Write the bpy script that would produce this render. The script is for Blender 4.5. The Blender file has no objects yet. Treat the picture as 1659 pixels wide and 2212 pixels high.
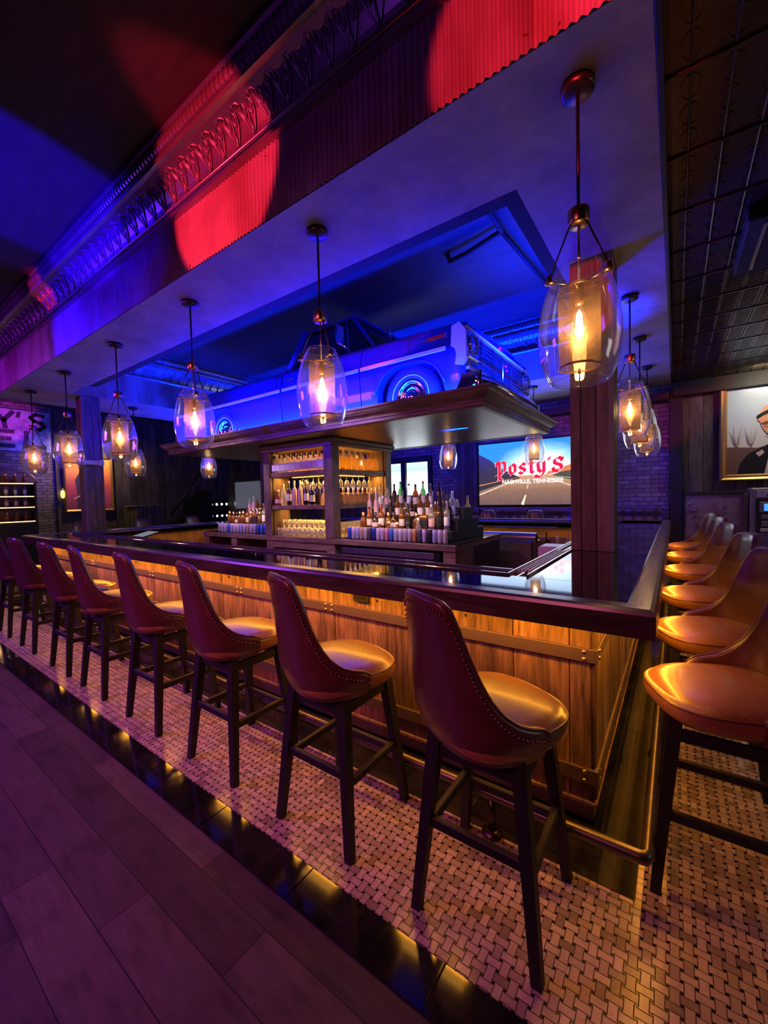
import bpy, math, random
from mathutils import Matrix, Vector
random.seed(7)
PI = math.pi
SC = bpy.context.scene
COL = SC.collection
# ------------------------------------------------------------------ camera
cam_d = bpy.data.cameras.new('camera'); cam = bpy.data.objects.new('camera', cam_d); COL.objects.link(cam)
def _v(px, py, f=None): return (px-829.5, -(py-1106.0))
_f = math.sqrt(-((-395-829.5)*(1460-829.5) + (1103-1106)*(1056-1106)))
_dl = Vector((-395-829.5, -(1103-1106.0), -_f)).normalized()
_dr = Vector((1460-829.5, -(1056-1106.0), -_f)).normalized()
_X = -_dl; _Y = _dr; _Z = _X.cross(_Y).normalized()
cam.matrix_world = Matrix.Translation((0, 0, 1.515)) @ Matrix((_X, _Y, _Z)).to_4x4()
cam_d.sensor_fit = 'HORIZONTAL'; cam_d.sensor_width = 36; cam_d.lens = _f/1659*36
cam_d.clip_start = .02; cam_d.clip_end = 100
SC.camera = cam
# ------------------------------------------------------------------ world / exposure
w = bpy.data.worlds.new('world'); SC.world = w; w.use_nodes = True
w.node_tree.nodes['Background'].inputs[0].default_value = (.55, .2, .5, 1)
w.node_tree.nodes['Background'].inputs[1].default_value = .004
SC.view_settings.view_transform = 'Standard'; SC.view_settings.look = 'None'
SC.view_settings.exposure = 0; SC.view_settings.gamma = 1; SC.view_settings.use_curve_mapping = False
# ------------------------------------------------------------------ lights
def aim(o, loc, target, up='Y'):
    d = Vector(target) - Vector(loc)
    o.location = loc; o.rotation_euler = d.to_track_quat('-Z', up).to_euler()
def area(name, loc, target, sx, sy, col, power, spread=180, up='Y'):
    l = bpy.data.lights.new(name, 'AREA'); l.shape = 'RECTANGLE'; l.size = sx; l.size_y = sy
    l.color = col; l.energy = power; l.spread = math.radians(spread)
    o = bpy.data.objects.new(name, l); COL.objects.link(o); aim(o, loc, target, up); return o
def spot(name, loc, target, ang, col, power, blend=.15, rad=.03):
    l = bpy.data.lights.new(name, 'SPOT'); l.spot_size = math.radians(ang); l.spot_blend = blend
    l.color = col; l.energy = power; l.shadow_soft_size = rad
    o = bpy.data.objects.new(name, l); COL.objects.link(o); aim(o, loc, target); return o
AMB = (1, .37, .03); BLU = (.02, .0, 1); RED = (1, .02, .06); PUR = (.40, .01, 1); DBL = (0, .012, 1); MAG = (1, .22, .42)
# amber LED strips under the counter rail
def strip(name, x0, x1, y0, y1, z, power, lean=(0, 0)):
    cx, cy = (x0+x1)/2, (y0+y1)/2; L = max(x1-x0, y1-y0)
    l = bpy.data.lights.new(name, 'AREA'); l.shape = 'RECTANGLE'; l.color = AMB; l.energy = power
    l.size, l.size_y = (L, .03) if x1-x0 > y1-y0 else (.03, L)
    o = bpy.data.objects.new(name, l); COL.objects.link(o); o.location = (cx, cy, z)
    o.rotation_euler = (lean[0], lean[1], 0); return o
strip('rail_led_light', -7.8, -.3, 1.83, 1.83, .957, 44, (.1, 0))
strip('rail_led_light', -.13, -.13, 1.85, 7.0, .957, 25, (0, .1))
strip('rail_led_light', -7.2, -.8, 6.43, 6.43, .962, 14)
strip('rail_led_light', -7.30, -7.30, 2.5, 6.2, .962, 8)
strip('rail_led_light', -8.0, -8.0, 1.9, 7.0, .94, 14)
# blue LED strips on the deck round the truck
area('deck_led_light', (-4.2, 3.50, 2.49), (-4.2, 3.80, 3.1), 5.4, .03, DBL, 560)
area('deck_led_light', (-4.2, 3.46, 2.49), (-4.2, 2.3, 3.3), 5.4, .03, BLU, 75)
area('deck_led_light', (-1.36, 4.6, 2.49), (-1.6, 4.6, 3.4), .03, 1.9, DBL, 300, 110)
area('deck_led_light', (-1.33, 4.6, 2.49), (-.5, 4.0, 3.3), .03, 1.9, BLU, 22, 90)
area('deck_led_light', (-4.2, 5.80, 2.42), (-4.2, 6.1, 4.0), 5.4, .04, DBL, 900)
area('deck_led_light', (-7.08, 4.6, 2.42), (-7.4, 4.6, 3.6), .04, 1.9, DBL, 260)
# stage spots in the main room
spot('red_spot', (-2.3, -1.4, 3.30), (-2.5, 1.7, 3.64), 22, RED, 1300, .12)
spot('red_spot', (-.3, -1.4, 3.25), (-.42, 1.7, 3.36), 18, RED, 900, .15)
spot('blue_spot', (-6.5, -2.5, 3.4), (-4.7, 1.7, 3.6), 32, BLU, 2600, .5)
spot('violet_spot', (-8.6, -1.5, 3.3), (-7.2, 1.7, 3.5), 40, PUR, 300, .5)
spot('violet_spot', (-1.6, -1.8, 3.4), (-1.5, 1.7, 3.6), 34, (.35, .05, 1), 40, .8)
spot('red_cornice_spot', (-5.2, -1.0, 2.2), (-5.7, 1.55, 3.88), 8, RED, 900, .1)
spot('blue_ceiling_spot', (-3.2, -2.6, 1.2), (-4.3, .95, 4.06), 20, BLU, 6500, .3)
spot('blue_soffit_spot', (-2.2, 5.4, 2.7), (-1.6, 2.1, 3.226), 70, BLU, 60, 1)
spot('blue_soffit_spot', (-4.6, -1.4, .8), (-3.1, 2.1, 3.226), 26, PUR, 120, 1)
spot('blue_wall_spot', (-2.5, 7.7, 3.2), (-5.0, 8.6, 2.3), 90, BLU, 80, 1, .15)
spot('blue_wall_spot', (-.35, 7.6, 2.8), (-.35, 8.6, 1.6), 50, (.1, .02, 1), 60, .8)
spot('blue_wall_spot', (-11.6, 2.9, 3.0), (-13, 3.3, 2.6), 70, BLU, 90, .8)
spot('violet_wall_spot', (-10.6, 2.6, 2.8), (-13, 2.8, 3.6), 28, (.75, .05, 1), 260, .6)
# soft room wash
area('magenta_wash', (-2.2, -2.2, 3.1), (-2.6, 1.8, .3), 3.0, 1.0, (1, .17, .32), 27, 80)
area('violet_wash', (-7.5, -1.8, 3.1), (-5.5, 1.4, .2), 1.6, 1.2, (.42, .06, 1), 60, 100)
spot('violet_floor_spot', (-4.5, -1.2, 3.4), (-2.9, .1, 0), 66, (.26, .01, 1), 230, 1)
spot('bar_spot', (-2.9, 2.3, 3.2), (-3.0, 4.0, 1.0), 64, (.78, .55, 1), 270, .9)
spot('bar_spot', (-5.6, 2.3, 3.2), (-5.3, 4.0, 1.1), 64, (.72, .48, 1), 250, .9)
spot('grille_fill_spot', (-.62, 4.3, 3.15), (-1.6, 4.6, 2.85), 90, (.02, .12, 1), 170, .8)  # added spot that brightens the truck front, no fixture modelled
area('warm_side_wash', (2.6, 4.5, 3.1), (.6, 4.0, .2), 1.4, 4.0, (1, .60, .45), 10)
area('side_fill_light', (4.3, 2.6, 1.9), (0, 2.8, 1.9), 1.0, 1.3, (.92, 1, .93), 8)  # area light added out of view for white highlights on ribs, stools and rail
area('pic_light', (1.2, 7.9, 3.22), (1.2, 8.6, 2.2), .5, .1, (1, .84, .6), 14)
area('pic_fill_left', (-12.4, 4.3, 3.1), (-13, 4.3, 2.0), .5, .1, (1, .7, .4), 26)  # added to brighten the left picture, not a fixture
area('window_light', (-5.3, 8.5, 2.0), (-5.3, 4.0, 1.2), 1.0, .6, (.8, .9, 1), 14)
# ------------------------------------------------------------------ node helper
class N:
    def __init__(s, name):
        s.m = bpy.data.materials.new(name); s.m.use_nodes = True; s.t = s.m.node_tree
        s.b = s.t.nodes['Principled BSDF']; s.out = s.t.nodes['Material Output']
    def n(s, typ, **k):
        nd = s.t.nodes.new(typ)
        for a, v in k.items(): setattr(nd, a, v)
        return nd
    def l(s, a, b): s.t.links.new(a, b)
    def val(s, sock, v):
        if isinstance(v, (int, float)): sock.default_value = v
        elif isinstance(v, (tuple, list)): sock.default_value = (*v[:3], 1) if len(sock.default_value) == 4 else v[:3]
        else: s.l(v, sock)
    def math(s, op, a, b=None, c=None):
        nd = s.n('ShaderNodeMath', operation=op); s.val(nd.inputs[0], a)
        if b is not None: s.val(nd.inputs[1], b)
        if c is not None: s.val(nd.inputs[2], c)
        return nd.outputs[0]
    def obj(s):
        tc = s.n('ShaderNodeTexCoord'); sp = s.n('ShaderNodeSeparateXYZ'); s.l(tc.outputs['Object'], sp.inputs[0])
        return tc.outputs['Object'], sp.outputs
    def noise(s, vec, scale, detail=3, rough=.5, stretch=None):
        if stretch:
            mp = s.n('ShaderNodeMapping'); s.l(vec, mp.inputs[0]); mp.inputs['Scale'].default_value = stretch; vec = mp.outputs[0]
        nd = s.n('ShaderNodeTexNoise'); s.l(vec, nd.inputs['Vector']); nd.inputs['Scale'].default_value = scale
        nd.inputs['Detail'].default_value = detail; nd.inputs['Roughness'].default_value = rough
        return nd.outputs['Fac']
    def ramp(s, fac, stops, interp='LINEAR'):
        nd = s.n('ShaderNodeValToRGB'); nd.color_ramp.interpolation = interp; e = nd.color_ramp.elements
        while len(e) < len(stops): e.new(.5)
        for i, (p, c) in enumerate(stops): e[i].position = p; e[i].color = (*c, 1)
        s.val(nd.inputs[0], fac); return nd.outputs[0]
    def mix(s, fac, a, b, mode='MIX'):
        nd = s.n('ShaderNodeMix', data_type='RGBA', blend_type=mode); s.val(nd.inputs[0], fac); s.val(nd.inputs[6], a); s.val(nd.inputs[7], b)
        return nd.outputs[2]
    def bump(s, h, strength=.3, dist=.01):
        nd = s.n('ShaderNodeBump'); nd.inputs['Strength'].default_value = strength; nd.inputs['Distance'].default_value = dist
        s.val(nd.inputs['Height'], h); s.l(nd.outputs[0], s.b.inputs['Normal'])
    def rand(s):
        g = s.n('ShaderNodeNewGeometry'); return g.outputs['Random Per Island']
    def set(s, **k):
        mp = dict(col='Base Color', rough='Roughness', metal='Metallic', spec='Specular IOR Level', coat='Coat Weight', coatr='Coat Roughness', em='Emission Color', ems='Emission Strength', trans='Transmission Weight', ior='IOR', alpha='Alpha')
        for a, v in k.items(): s.val(s.b.inputs[mp[a]], v)
        return s.m
def plain(name, col, rough=.5, metal=0, **k):
    n = N(name); v, _ = n.obj(); f = n.noise(v, 14, 3)
    c = n.mix(f, tuple(x*.85 for x in col), tuple(min(1, x*1.12) for x in col))
    return n.set(col=c, rough=rough, metal=metal, **k)
def glow(name, col, s):
    n = N(name); return n.set(col=(.02, .02, .02), em=col, ems=s, rough=.5)
def thin_glass(name, tint=(1, 1, 1), refl=.9, rough=.0, ior=1.5, dif=0):
    n = N(name); n.t.nodes.remove(n.b)
    tr = n.n('ShaderNodeBsdfTransparent'); tr.inputs[0].default_value = (*tint, 1)
    gl = n.n('ShaderNodeBsdfGlossy'); gl.inputs['Roughness'].default_value = rough; gl.inputs['Color'].default_value = (refl, refl, refl, 1)
    lw = n.n('ShaderNodeLayerWeight'); lw.inputs[0].default_value = .5
    fac = n.math('ADD', .035*ior, n.math('MULTIPLY', n.math('POWER', lw.outputs['Facing'], 2.6), .55*ior))
    mx = n.n('ShaderNodeMixShader'); n.l(fac, mx.inputs[0]); n.l(tr.outputs[0], mx.inputs[1]); n.l(gl.outputs[0], mx.inputs[2])
    if dif:
        tl_ = n.n('ShaderNodeBsdfTranslucent'); tl_.inputs[0].default_value = (*tint, 1); df = n.n('ShaderNodeBsdfDiffuse'); df.inputs[0].default_value = (*tint, 1)
        ma = n.n('ShaderNodeMixShader'); ma.inputs[0].default_value = .5; n.l(tl_.outputs[0], ma.inputs[1]); n.l(df.outputs[0], ma.inputs[2])
        mb = n.n('ShaderNodeMixShader'); mb.inputs[0].default_value = dif; n.l(mx.outputs[0], mb.inputs[1]); n.l(ma.outputs[0], mb.inputs[2]); mx = mb
    n.l(mx.outputs[0], n.out.inputs[0]); return n.m
def wood(name, c0, c1, axis='Z', rough=.55, island=True, coat=0, scale=1, bump=.35):
    n = N(name); v, o = n.obj()
    st = {'X': (1.2, 14, 14), 'Y': (14, 1.2, 14), 'Z': (14, 14, 1.2)}[axis]
    if island:
        r = n.rand(); add = n.n('ShaderNodeVectorMath', operation='ADD'); cmb = n.n('ShaderNodeCombineXYZ')
        k = n.math('MULTIPLY', r, 37.0)
        for i in range(3): n.l(k, cmb.inputs[i])
        n.l(v, add.inputs[0]); n.l(cmb.outputs[0], add.inputs[1]); v = add.outputs[0]
    g = n.noise(v, 3.2*scale, 5, .65, st); big = n.noise(v, 1.6*scale, 3, .6, tuple(x**.45 for x in st))
    c = n.ramp(g, [(.3, c0), (.7, c1)])
    c = n.mix(n.math('MULTIPLY', n.math('GREATER_THAN', big, .62), .0), c, c0)
    dark = n.ramp(big, [(.35, (.35, .33, .3)), (.6, (1, 1, 1))]); c = n.mix(.75, c, dark, 'MULTIPLY')
    if island:
        c = n.mix(1, c, n.ramp(n.rand(), [(0, (.5, .48, .45)), (.35, (.8, .8, .78)), (1, (1.25, 1.2, 1.15))]), 'MULTIPLY')
    n.bump(g, bump, .004)
    return n.set(col=c, rough=rough, coat=coat, coatr=.15)
# ------------------------------------------------------------------ materials
M = {}
def basket(name):
    n = N(name); v, o = n.obj(); p = .0365; a = .362; g = .042
    u = n.math('DIVIDE', o[0], p); w_ = n.math('DIVIDE', o[1], p)
    i = n.math('ROUND', u); j = n.math('ROUND', w_); fu = n.math('SUBTRACT', u, i); fv = n.math('SUBTRACT', w_, j)
    au = n.math('ABSOLUTE', fu); av = n.math('ABSOLUTE', fv)
    par = n.math('PINGPONG', n.math('ADD', i, j), 1.0)                # 0 even, 1 odd
    ev = n.math('LESS_THAN', par, .5)
    dot = n.math('MULTIPLY', n.math('GREATER_THAN', au, a), n.math('GREATER_THAN', av, a))
    def near(x): return n.math('LESS_THAN', n.math('ABSOLUTE', n.math('SUBTRACT', x, a)), g)
    gr = n.math('ADD', n.math('MULTIPLY', ev, near(av)), n.math('MULTIPLY', n.math('SUBTRACT', 1, ev), near(au)))
    gr = n.math('MINIMUM', gr, 1)
    # brick id
    hv = n.math('MULTIPLY', ev, n.math('GREATER_THAN', av, a)); hu = n.math('MULTIPLY', n.math('SUBTRACT', 1, ev), n.math('GREATER_THAN', au, a))
    jj = n.math('ADD', j, n.math('MULTIPLY', hv, n.math('SIGN', fv))); ii = n.math('ADD', i, n.math('MULTIPLY', hu, n.math('SIGN', fu)))
    cb = n.n('ShaderNodeCombineXYZ'); n.l(ii, cb.inputs[0]); n.l(jj, cb.inputs[1])
    wn = n.n('ShaderNodeTexWhiteNoise', noise_dimensions='2D'); n.l(cb.outputs[0], wn.inputs['Vector'])
    vein = n.noise(v, 30, 5, .7)
    c = n.ramp(wn.outputs['Value'], [(0, (.20, .15, .12)), (.3, (.34, .26, .21)), (1, (.50, .39, .32))])
    c = n.mix(n.math('MULTIPLY', n.math('LESS_THAN', vein, .42), .45), c, (.30, .24, .20))
    c = n.mix(gr, c, (.07, .035, .025)); c = n.mix(dot, c, (.012, .01, .012))
    h = n.math('SUBTRACT', 1, n.math('MAXIMUM', gr, n.math('MULTIPLY', dot, .3)))
    n.bump(h, .5, .002)
    ro = n.math('ADD', .22, n.math('MULTIPLY', gr, .5))
    return n.set(col=c, rough=ro, spec=.4)
M['mosaic'] = basket('basketweave_mosaic')
def floorwood():
    n = N('dark_oak_floor'); v, o = n.obj(); wdt = .17
    r = n.math('FLOOR', n.math('DIVIDE', o[1], wdt)); fy = n.math('FRACT', n.math('DIVIDE', o[1], wdt))
    wn = n.n('ShaderNodeTexWhiteNoise', noise_dimensions='1D'); n.l(r, wn.inputs['W'])
    xs = n.math('ADD', o[0], n.math('MULTIPLY', wn.outputs['Value'], 5.0)); L = 1.15
    k = n.math('FLOOR', n.math('DIVIDE', xs, L)); fx = n.math('FRACT', n.math('DIVIDE', xs, L))
    cb = n.n('ShaderNodeCombineXYZ'); n.l(r, cb.inputs[0]); n.l(k, cb.inputs[1])
    w2 = n.n('ShaderNodeTexWhiteNoise', noise_dimensions='2D'); n.l(cb.outputs[0], w2.inputs['Vector'])
    g = n.noise(v, 4, 5, .65, (1.2, 12, 1)); kn = n.noise(v, 5, 4, .6, (1, 2.5, 1))
    c = n.ramp(w2.outputs['Value'], [(0, (.03, .022, .02)), (.3, (.065, .048, .042)), (1, (.115, .088, .075))])
    c = n.mix(.6, c, n.ramp(g, [(.3, (.55, .52, .5)), (.7, (1.1, 1.1, 1.1))]), 'MULTIPLY')
    c = n.mix(.7, c, n.ramp(kn, [(.3, (.4, .38, .36)), (.5, (1, 1, 1))]), 'MULTIPLY')
    e = n.math('MAXIMUM', n.math('LESS_THAN', fy, .022), n.math('LESS_THAN', fx, .004)); c = n.mix(e, c, (.02, .015, .012))
    n.bump(n.math('SUBTRACT', g, e), .3, .003)
    return n.set(col=c, rough=.5, spec=.3)
M['floorwood'] = floorwood()
def blacktile():
    n = N('polished_black_tile'); v, o = n.obj(); ve = n.noise(v, 3, 6, .7)
    c = n.ramp(ve, [(.45, (.006, .006, .007)), (.62, (.02, .018, .016))])
    return n.set(col=c, rough=.09, spec=.6)
M['blacktile'] = blacktile()
def brick(name, c0, c1, mortar, rough=.8):
    n = N(name); v, o = n.obj(); cb = n.n('ShaderNodeCombineXYZ')
    n.l(n.math('ADD', o[0], o[1]), cb.inputs[0]); n.l(o[2], cb.inputs[1])
    bt = n.n('ShaderNodeTexBrick'); n.l(cb.outputs[0], bt.inputs['Vector']); bt.inputs['Scale'].default_value = 1
    bt.inputs['Brick Width'].default_value = .22; bt.inputs['Row Height'].default_value = .077; bt.inputs['Mortar Size'].default_value = .009
    bt.inputs['Color1'].default_value = (*c0, 1); bt.inputs['Color2'].default_value = (*c1, 1); bt.inputs['Mortar'].default_value = (*mortar, 1)
    f = n.noise(v, 9, 5, .7); c = n.mix(.6, bt.outputs['Color'], n.ramp(f, [(.3, (.35, .35, .35)), (.65, (1.1, 1.1, 1.1))]), 'MULTIPLY')
    n.bump(n.math('ADD', n.math('MULTIPLY', bt.outputs['Fac'], -1), n.math('MULTIPLY', f, .5)), .8, .01)
    return n.set(col=c, rough=rough)
M['brick'] = brick('old_brick', (.34, .24, .22), (.16, .11, .10), (.08, .07, .07))
M['barn'] = wood('reclaimed_barn_boards', (.09, .045, .02), (.52, .29, .13), 'Z', .6)
M['barn_y'] = wood('barn_boards_side', (.09, .045, .02), (.50, .30, .14), 'Z', .6)
M['wallplank'] = wood('dark_wall_planks', (.045, .035, .028), (.17, .135, .11), 'Z', .75)
M['oak'] = wood('stained_oak', (.085, .045, .028), (.27, .17, .11), 'X', .45, False)
M['oak_z'] = wood('stained_oak_upright', (.09, .05, .04), (.26, .17, .13), 'Z', .5, True)
M['column'] = wood('column_boards', (.16, .09, .07), (.36, .23, .18), 'Z', .5, True)
M['rail'] = wood('dark_oak_rail', (.032, .018, .015), (.10, .06, .048), 'X', .28, False, .4)
M['rail_y'] = wood('dark_oak_rail_side', (.035, .02, .017), (.26, .18, .15), 'Y', .35, False, .2)
def beadboard():
    n = N('beadboard'); v, o = n.obj(); f = n.math('FRACT', n.math('DIVIDE', o[1], .09))
    g = n.noise(v, 3, 5, .65, (1.2, 12, 12)); gr = n.math('LESS_THAN', f, .17)
    c = n.ramp(g, [(.3, (.12, .07, .045)), (.7, (.30, .19, .12))]); c = n.mix(gr, c, (.03, .02, .015))
    n.bump(n.math('SUBTRACT', n.math('MULTIPLY', g, .3), gr), .8, .008)
    return n.set(col=c, rough=.36)
M['bead'] = beadboard()
def concrete():
    n = N('troweled_plaster'); v, o = n.obj(); a = n.noise(v, 2.2, 6, .65); b = n.noise(v, 11, 5, .7)
    c = n.mix(.5, n.ramp(a, [(.3, (.20, .16, .145)), (.7, (.36, .30, .27))]), n.ramp(b, [(.3, (.6, .6, .6)), (.7, (1.1, 1.1, 1.1))]), 'MULTIPLY')
    n.bump(b, .12, .01); return n.set(col=c, rough=.62)
M['plaster'] = concrete()
def corr():
    n = N('rusted_corrugated_tin'); v, o = n.obj(); a = n.noise(v, 1.5, 4, .6, (1, 1, .5)); b = n.noise(v, 26, 3, .6)
    c = n.ramp(a, [(.38, (.55, .50, .47)), (.6, (.30, .20, .15))]); c = n.mix(n.math('LESS_THAN', b, .3), c, (.07, .04, .03))
    sh = n.math('FLOOR', n.math('DIVIDE', n.math('ADD', o[0], o[1]), .62)); wn = n.n('ShaderNodeTexWhiteNoise', noise_dimensions='1D'); n.l(sh, wn.inputs['W'])
    c = n.mix(1, c, n.ramp(wn.outputs['Value'], [(0, (.55, .52, .5)), (1, (1.1, 1.1, 1.1))]), 'MULTIPLY')
    return n.set(col=c, rough=.5, metal=.35)
M['corr'] = corr()
def tin(name, col, rough):
    n = N(name); v, o = n.obj(); a = n.noise(v, 4, 4, .6)
    c = n.mix(a, tuple(x*.6 for x in col), col); r = n.math('ADD', rough, n.math('MULTIPLY', a, .15)); return n.set(col=c, rough=r, metal=.85)
M['tin'] = tin('pressed_tin_cornice', (.42, .40, .42), .22)
def tinceil():
    n = N('pressed_tin_ceiling'); v, o = n.obj()
    def fr(x, s): return n.math('ABSOLUTE', n.math('SUBTRACT', n.math('FRACT', n.math('DIVIDE', x, s)), .5))
    fx = fr(o[0], .15); fy = fr(o[1], .15); gx = fr(o[0], .61); gy = fr(o[1], .61)
    seam = n.math('MAXIMUM', n.math('GREATER_THAN', gx, .488), n.math('GREATER_THAN', gy, .488))
    rr = n.math('SQRT', n.math('ADD', n.math('POWER', n.math('MULTIPLY', fx, 1.0), 2), n.math('POWER', fy, 2)))
    ring = n.math('LESS_THAN', n.math('ABSOLUTE', n.math('SUBTRACT', rr, .40)), .045)
    line = n.math('GREATER_THAN', fx, .455)
    h = n.math('ADD', n.math('MAXIMUM', ring, line), n.math('MULTIPLY', seam, -1.2)); f = n.noise(v, 5, 3)
    c = n.mix(f, (.045, .032, .025), (.10, .07, .055)); n.bump(h, .9, .008)
    return n.set(col=c, rough=.24, metal=.6)
M['tinceil'] = tinceil()
def tinmain():
    n = N('dark_panel_ceiling'); v, o = n.obj()
    fy = n.math('FRACT', n.math('DIVIDE', o[1], .30)); s = n.math('LESS_THAN', fy, .06); f = n.noise(v, 3, 4, .6, (1, 5, 1))
    fx = n.math('LESS_THAN', n.math('FRACT', n.math('DIVIDE', o[0], 1.9)), .02)
    h = n.math('ADD', n.math('MULTIPLY', n.math('MAXIMUM', s, fx), -1), n.math('MULTIPLY', f, .2)); c = n.mix(f, (.018, .016, .02), (.06, .052, .058))
    n.bump(h, .8, .01); return n.set(col=c, rough=.6, metal=0, spec=.2)
M['ceilmain'] = tinmain()
def leather(name, col):
    n = N(name); v, o = n.obj(); a = n.noise(v, 7, 4, .6); vo = n.n('ShaderNodeTexVoronoi', feature='DISTANCE_TO_EDGE'); n.l(v, vo.inputs['Vector']); vo.inputs['Scale'].default_value = 260
    c = n.mix(a, tuple(x*.55 for x in col), col); crk = n.noise(v, 18, 6, .75)
    c = n.mix(n.math('MULTIPLY', n.math('GREATER_THAN', crk, .6), .35), c, tuple(min(1, x*1.5) for x in col))
    n.bump(n.math('ADD', vo.outputs['Distance'], n.math('MULTIPLY', crk, .6)), .12, .003)
    return n.set(col=c, rough=.33, spec=.5, coat=.35, coatr=.18)
M['leather'] = leather('brown_leather', (.38, .155, .06))
M['leather_back'] = leather('burgundy_leather', (.115, .032, .034))
M['blackwood'] = plain('black_stained_wood', (.006, .0055, .006), .6)
M['blackmetal'] = plain('black_metal', (.02, .02, .022), .35, .6)
M['steel'] = plain('brushed_steel', (.55, .54, .55), .28, 1)
M['chrome'] = plain('chrome', (.8, .8, .82), .08, 1)
M['brass'] = plain('aged_brass', (.62, .38, .20), .28, 1)
M['nail'] = plain('dark_nailheads', (.22, .14, .11), .25, .9)
M['bronze'] = plain('dark_bronze', (.10, .065, .045), .32, .9)
M['rail_metal'] = plain('dark_foot_rail_metal', (.16, .13, .13), .33, .9)
M['strap'] = plain('bronze_strap', (.16, .11, .08), .5, .6)
M['goldframe'] = plain('gilt_frame', (.45, .28, .10), .35, .7)
M['resin'] = plain('black_resin_top', (.008, .006, .008), .045)
M['resin'].node_tree.nodes['Principled BSDF'].inputs['Specular IOR Level'].default_value = .7
M['drip'] = plain('drip_rail_steel', (.45, .42, .46), .10, .9)
M['white'] = plain('white_plastic', (.7, .7, .72), .4)
M['black'] = plain('black_paint', (.012, .012, .013), .5)
M['matte_black'] = plain('matte_black_paint', (.004, .004, .004), .8)
M['grey'] = plain('grey_panel', (.18, .17, .17), .45)
M['amber'] = glow('amber_led', (1, .45, .06), 14)
M['blueled'] = glow('blue_led', (.03, .25, 1), 22)
M['bulb'] = glow('warm_bulb', (1, .58, .17), 45)
M['bulb_glow'] = glow('filament', (1, .75, .35), 120)
M['glass'] = thin_glass('clear_glass', (.97, .97, .98), 1.0, .035, 1.5, .012)
def shade():
    n = N('gold_mesh_shade'); n.t.nodes.remove(n.b)
    tr = n.n('ShaderNodeBsdfTransparent'); tr.inputs[0].default_value = (.95, .82, .66, 1)
    pb = n.n('ShaderNodeBsdfGlossy'); pb.inputs['Color'].default_value = (.75, .5, .27, 1); pb.inputs['Roughness'].default_value = .35
    tl = n.n('ShaderNodeBsdfTranslucent'); tl.inputs[0].default_value = (.30, .17, .07, 1)
    df = n.n('ShaderNodeBsdfDiffuse'); df.inputs[0].default_value = (.22, .12, .055, 1)
    m1 = n.n('ShaderNodeMixShader'); m1.inputs[0].default_value = .5; n.l(pb.outputs[0], m1.inputs[1]); n.l(df.outputs[0], m1.inputs[2])
    m0 = n.n('ShaderNodeMixShader'); m0.inputs[0].default_value = .16; n.l(m1.outputs[0], m0.inputs[1]); n.l(tl.outputs[0], m0.inputs[2])
    m2 = n.n('ShaderNodeMixShader'); m2.inputs[0].default_value = .45; n.l(tr.outputs[0], m2.inputs[1]); n.l(m0.outputs[0], m2.inputs[2])
    n.l(m2.outputs[0], n.out.inputs[0]); return n.m
M['shade'] = shade()
def paint(name, c):
    n = N(name); return n.set(col=c, rough=.35, coat=1, coatr=.05)
M['truck'] = paint('truck_paint', (.012, .04, .60)); M['truckwhite'] = paint('truck_stripe', (.75, .72, .70))
M['tire'] = plain('tyre_rubber', (.03, .03, .032), .6)
M['autoglass'] = plain('dark_auto_glass', (.01, .01, .014), .05)
M['lens'] = plain('red_lens', (.8, .05, .03), .15); M['lens'].node_tree.nodes['Principled BSDF'].inputs['Emission Color'].default_value = (1, .03, .02, 1)
M['headlamp'] = thin_glass('headlamp_glass', (.9, .95, 1))
M['tufted'] = leather('dark_tufted_vinyl', (.05, .035, .06))
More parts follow.
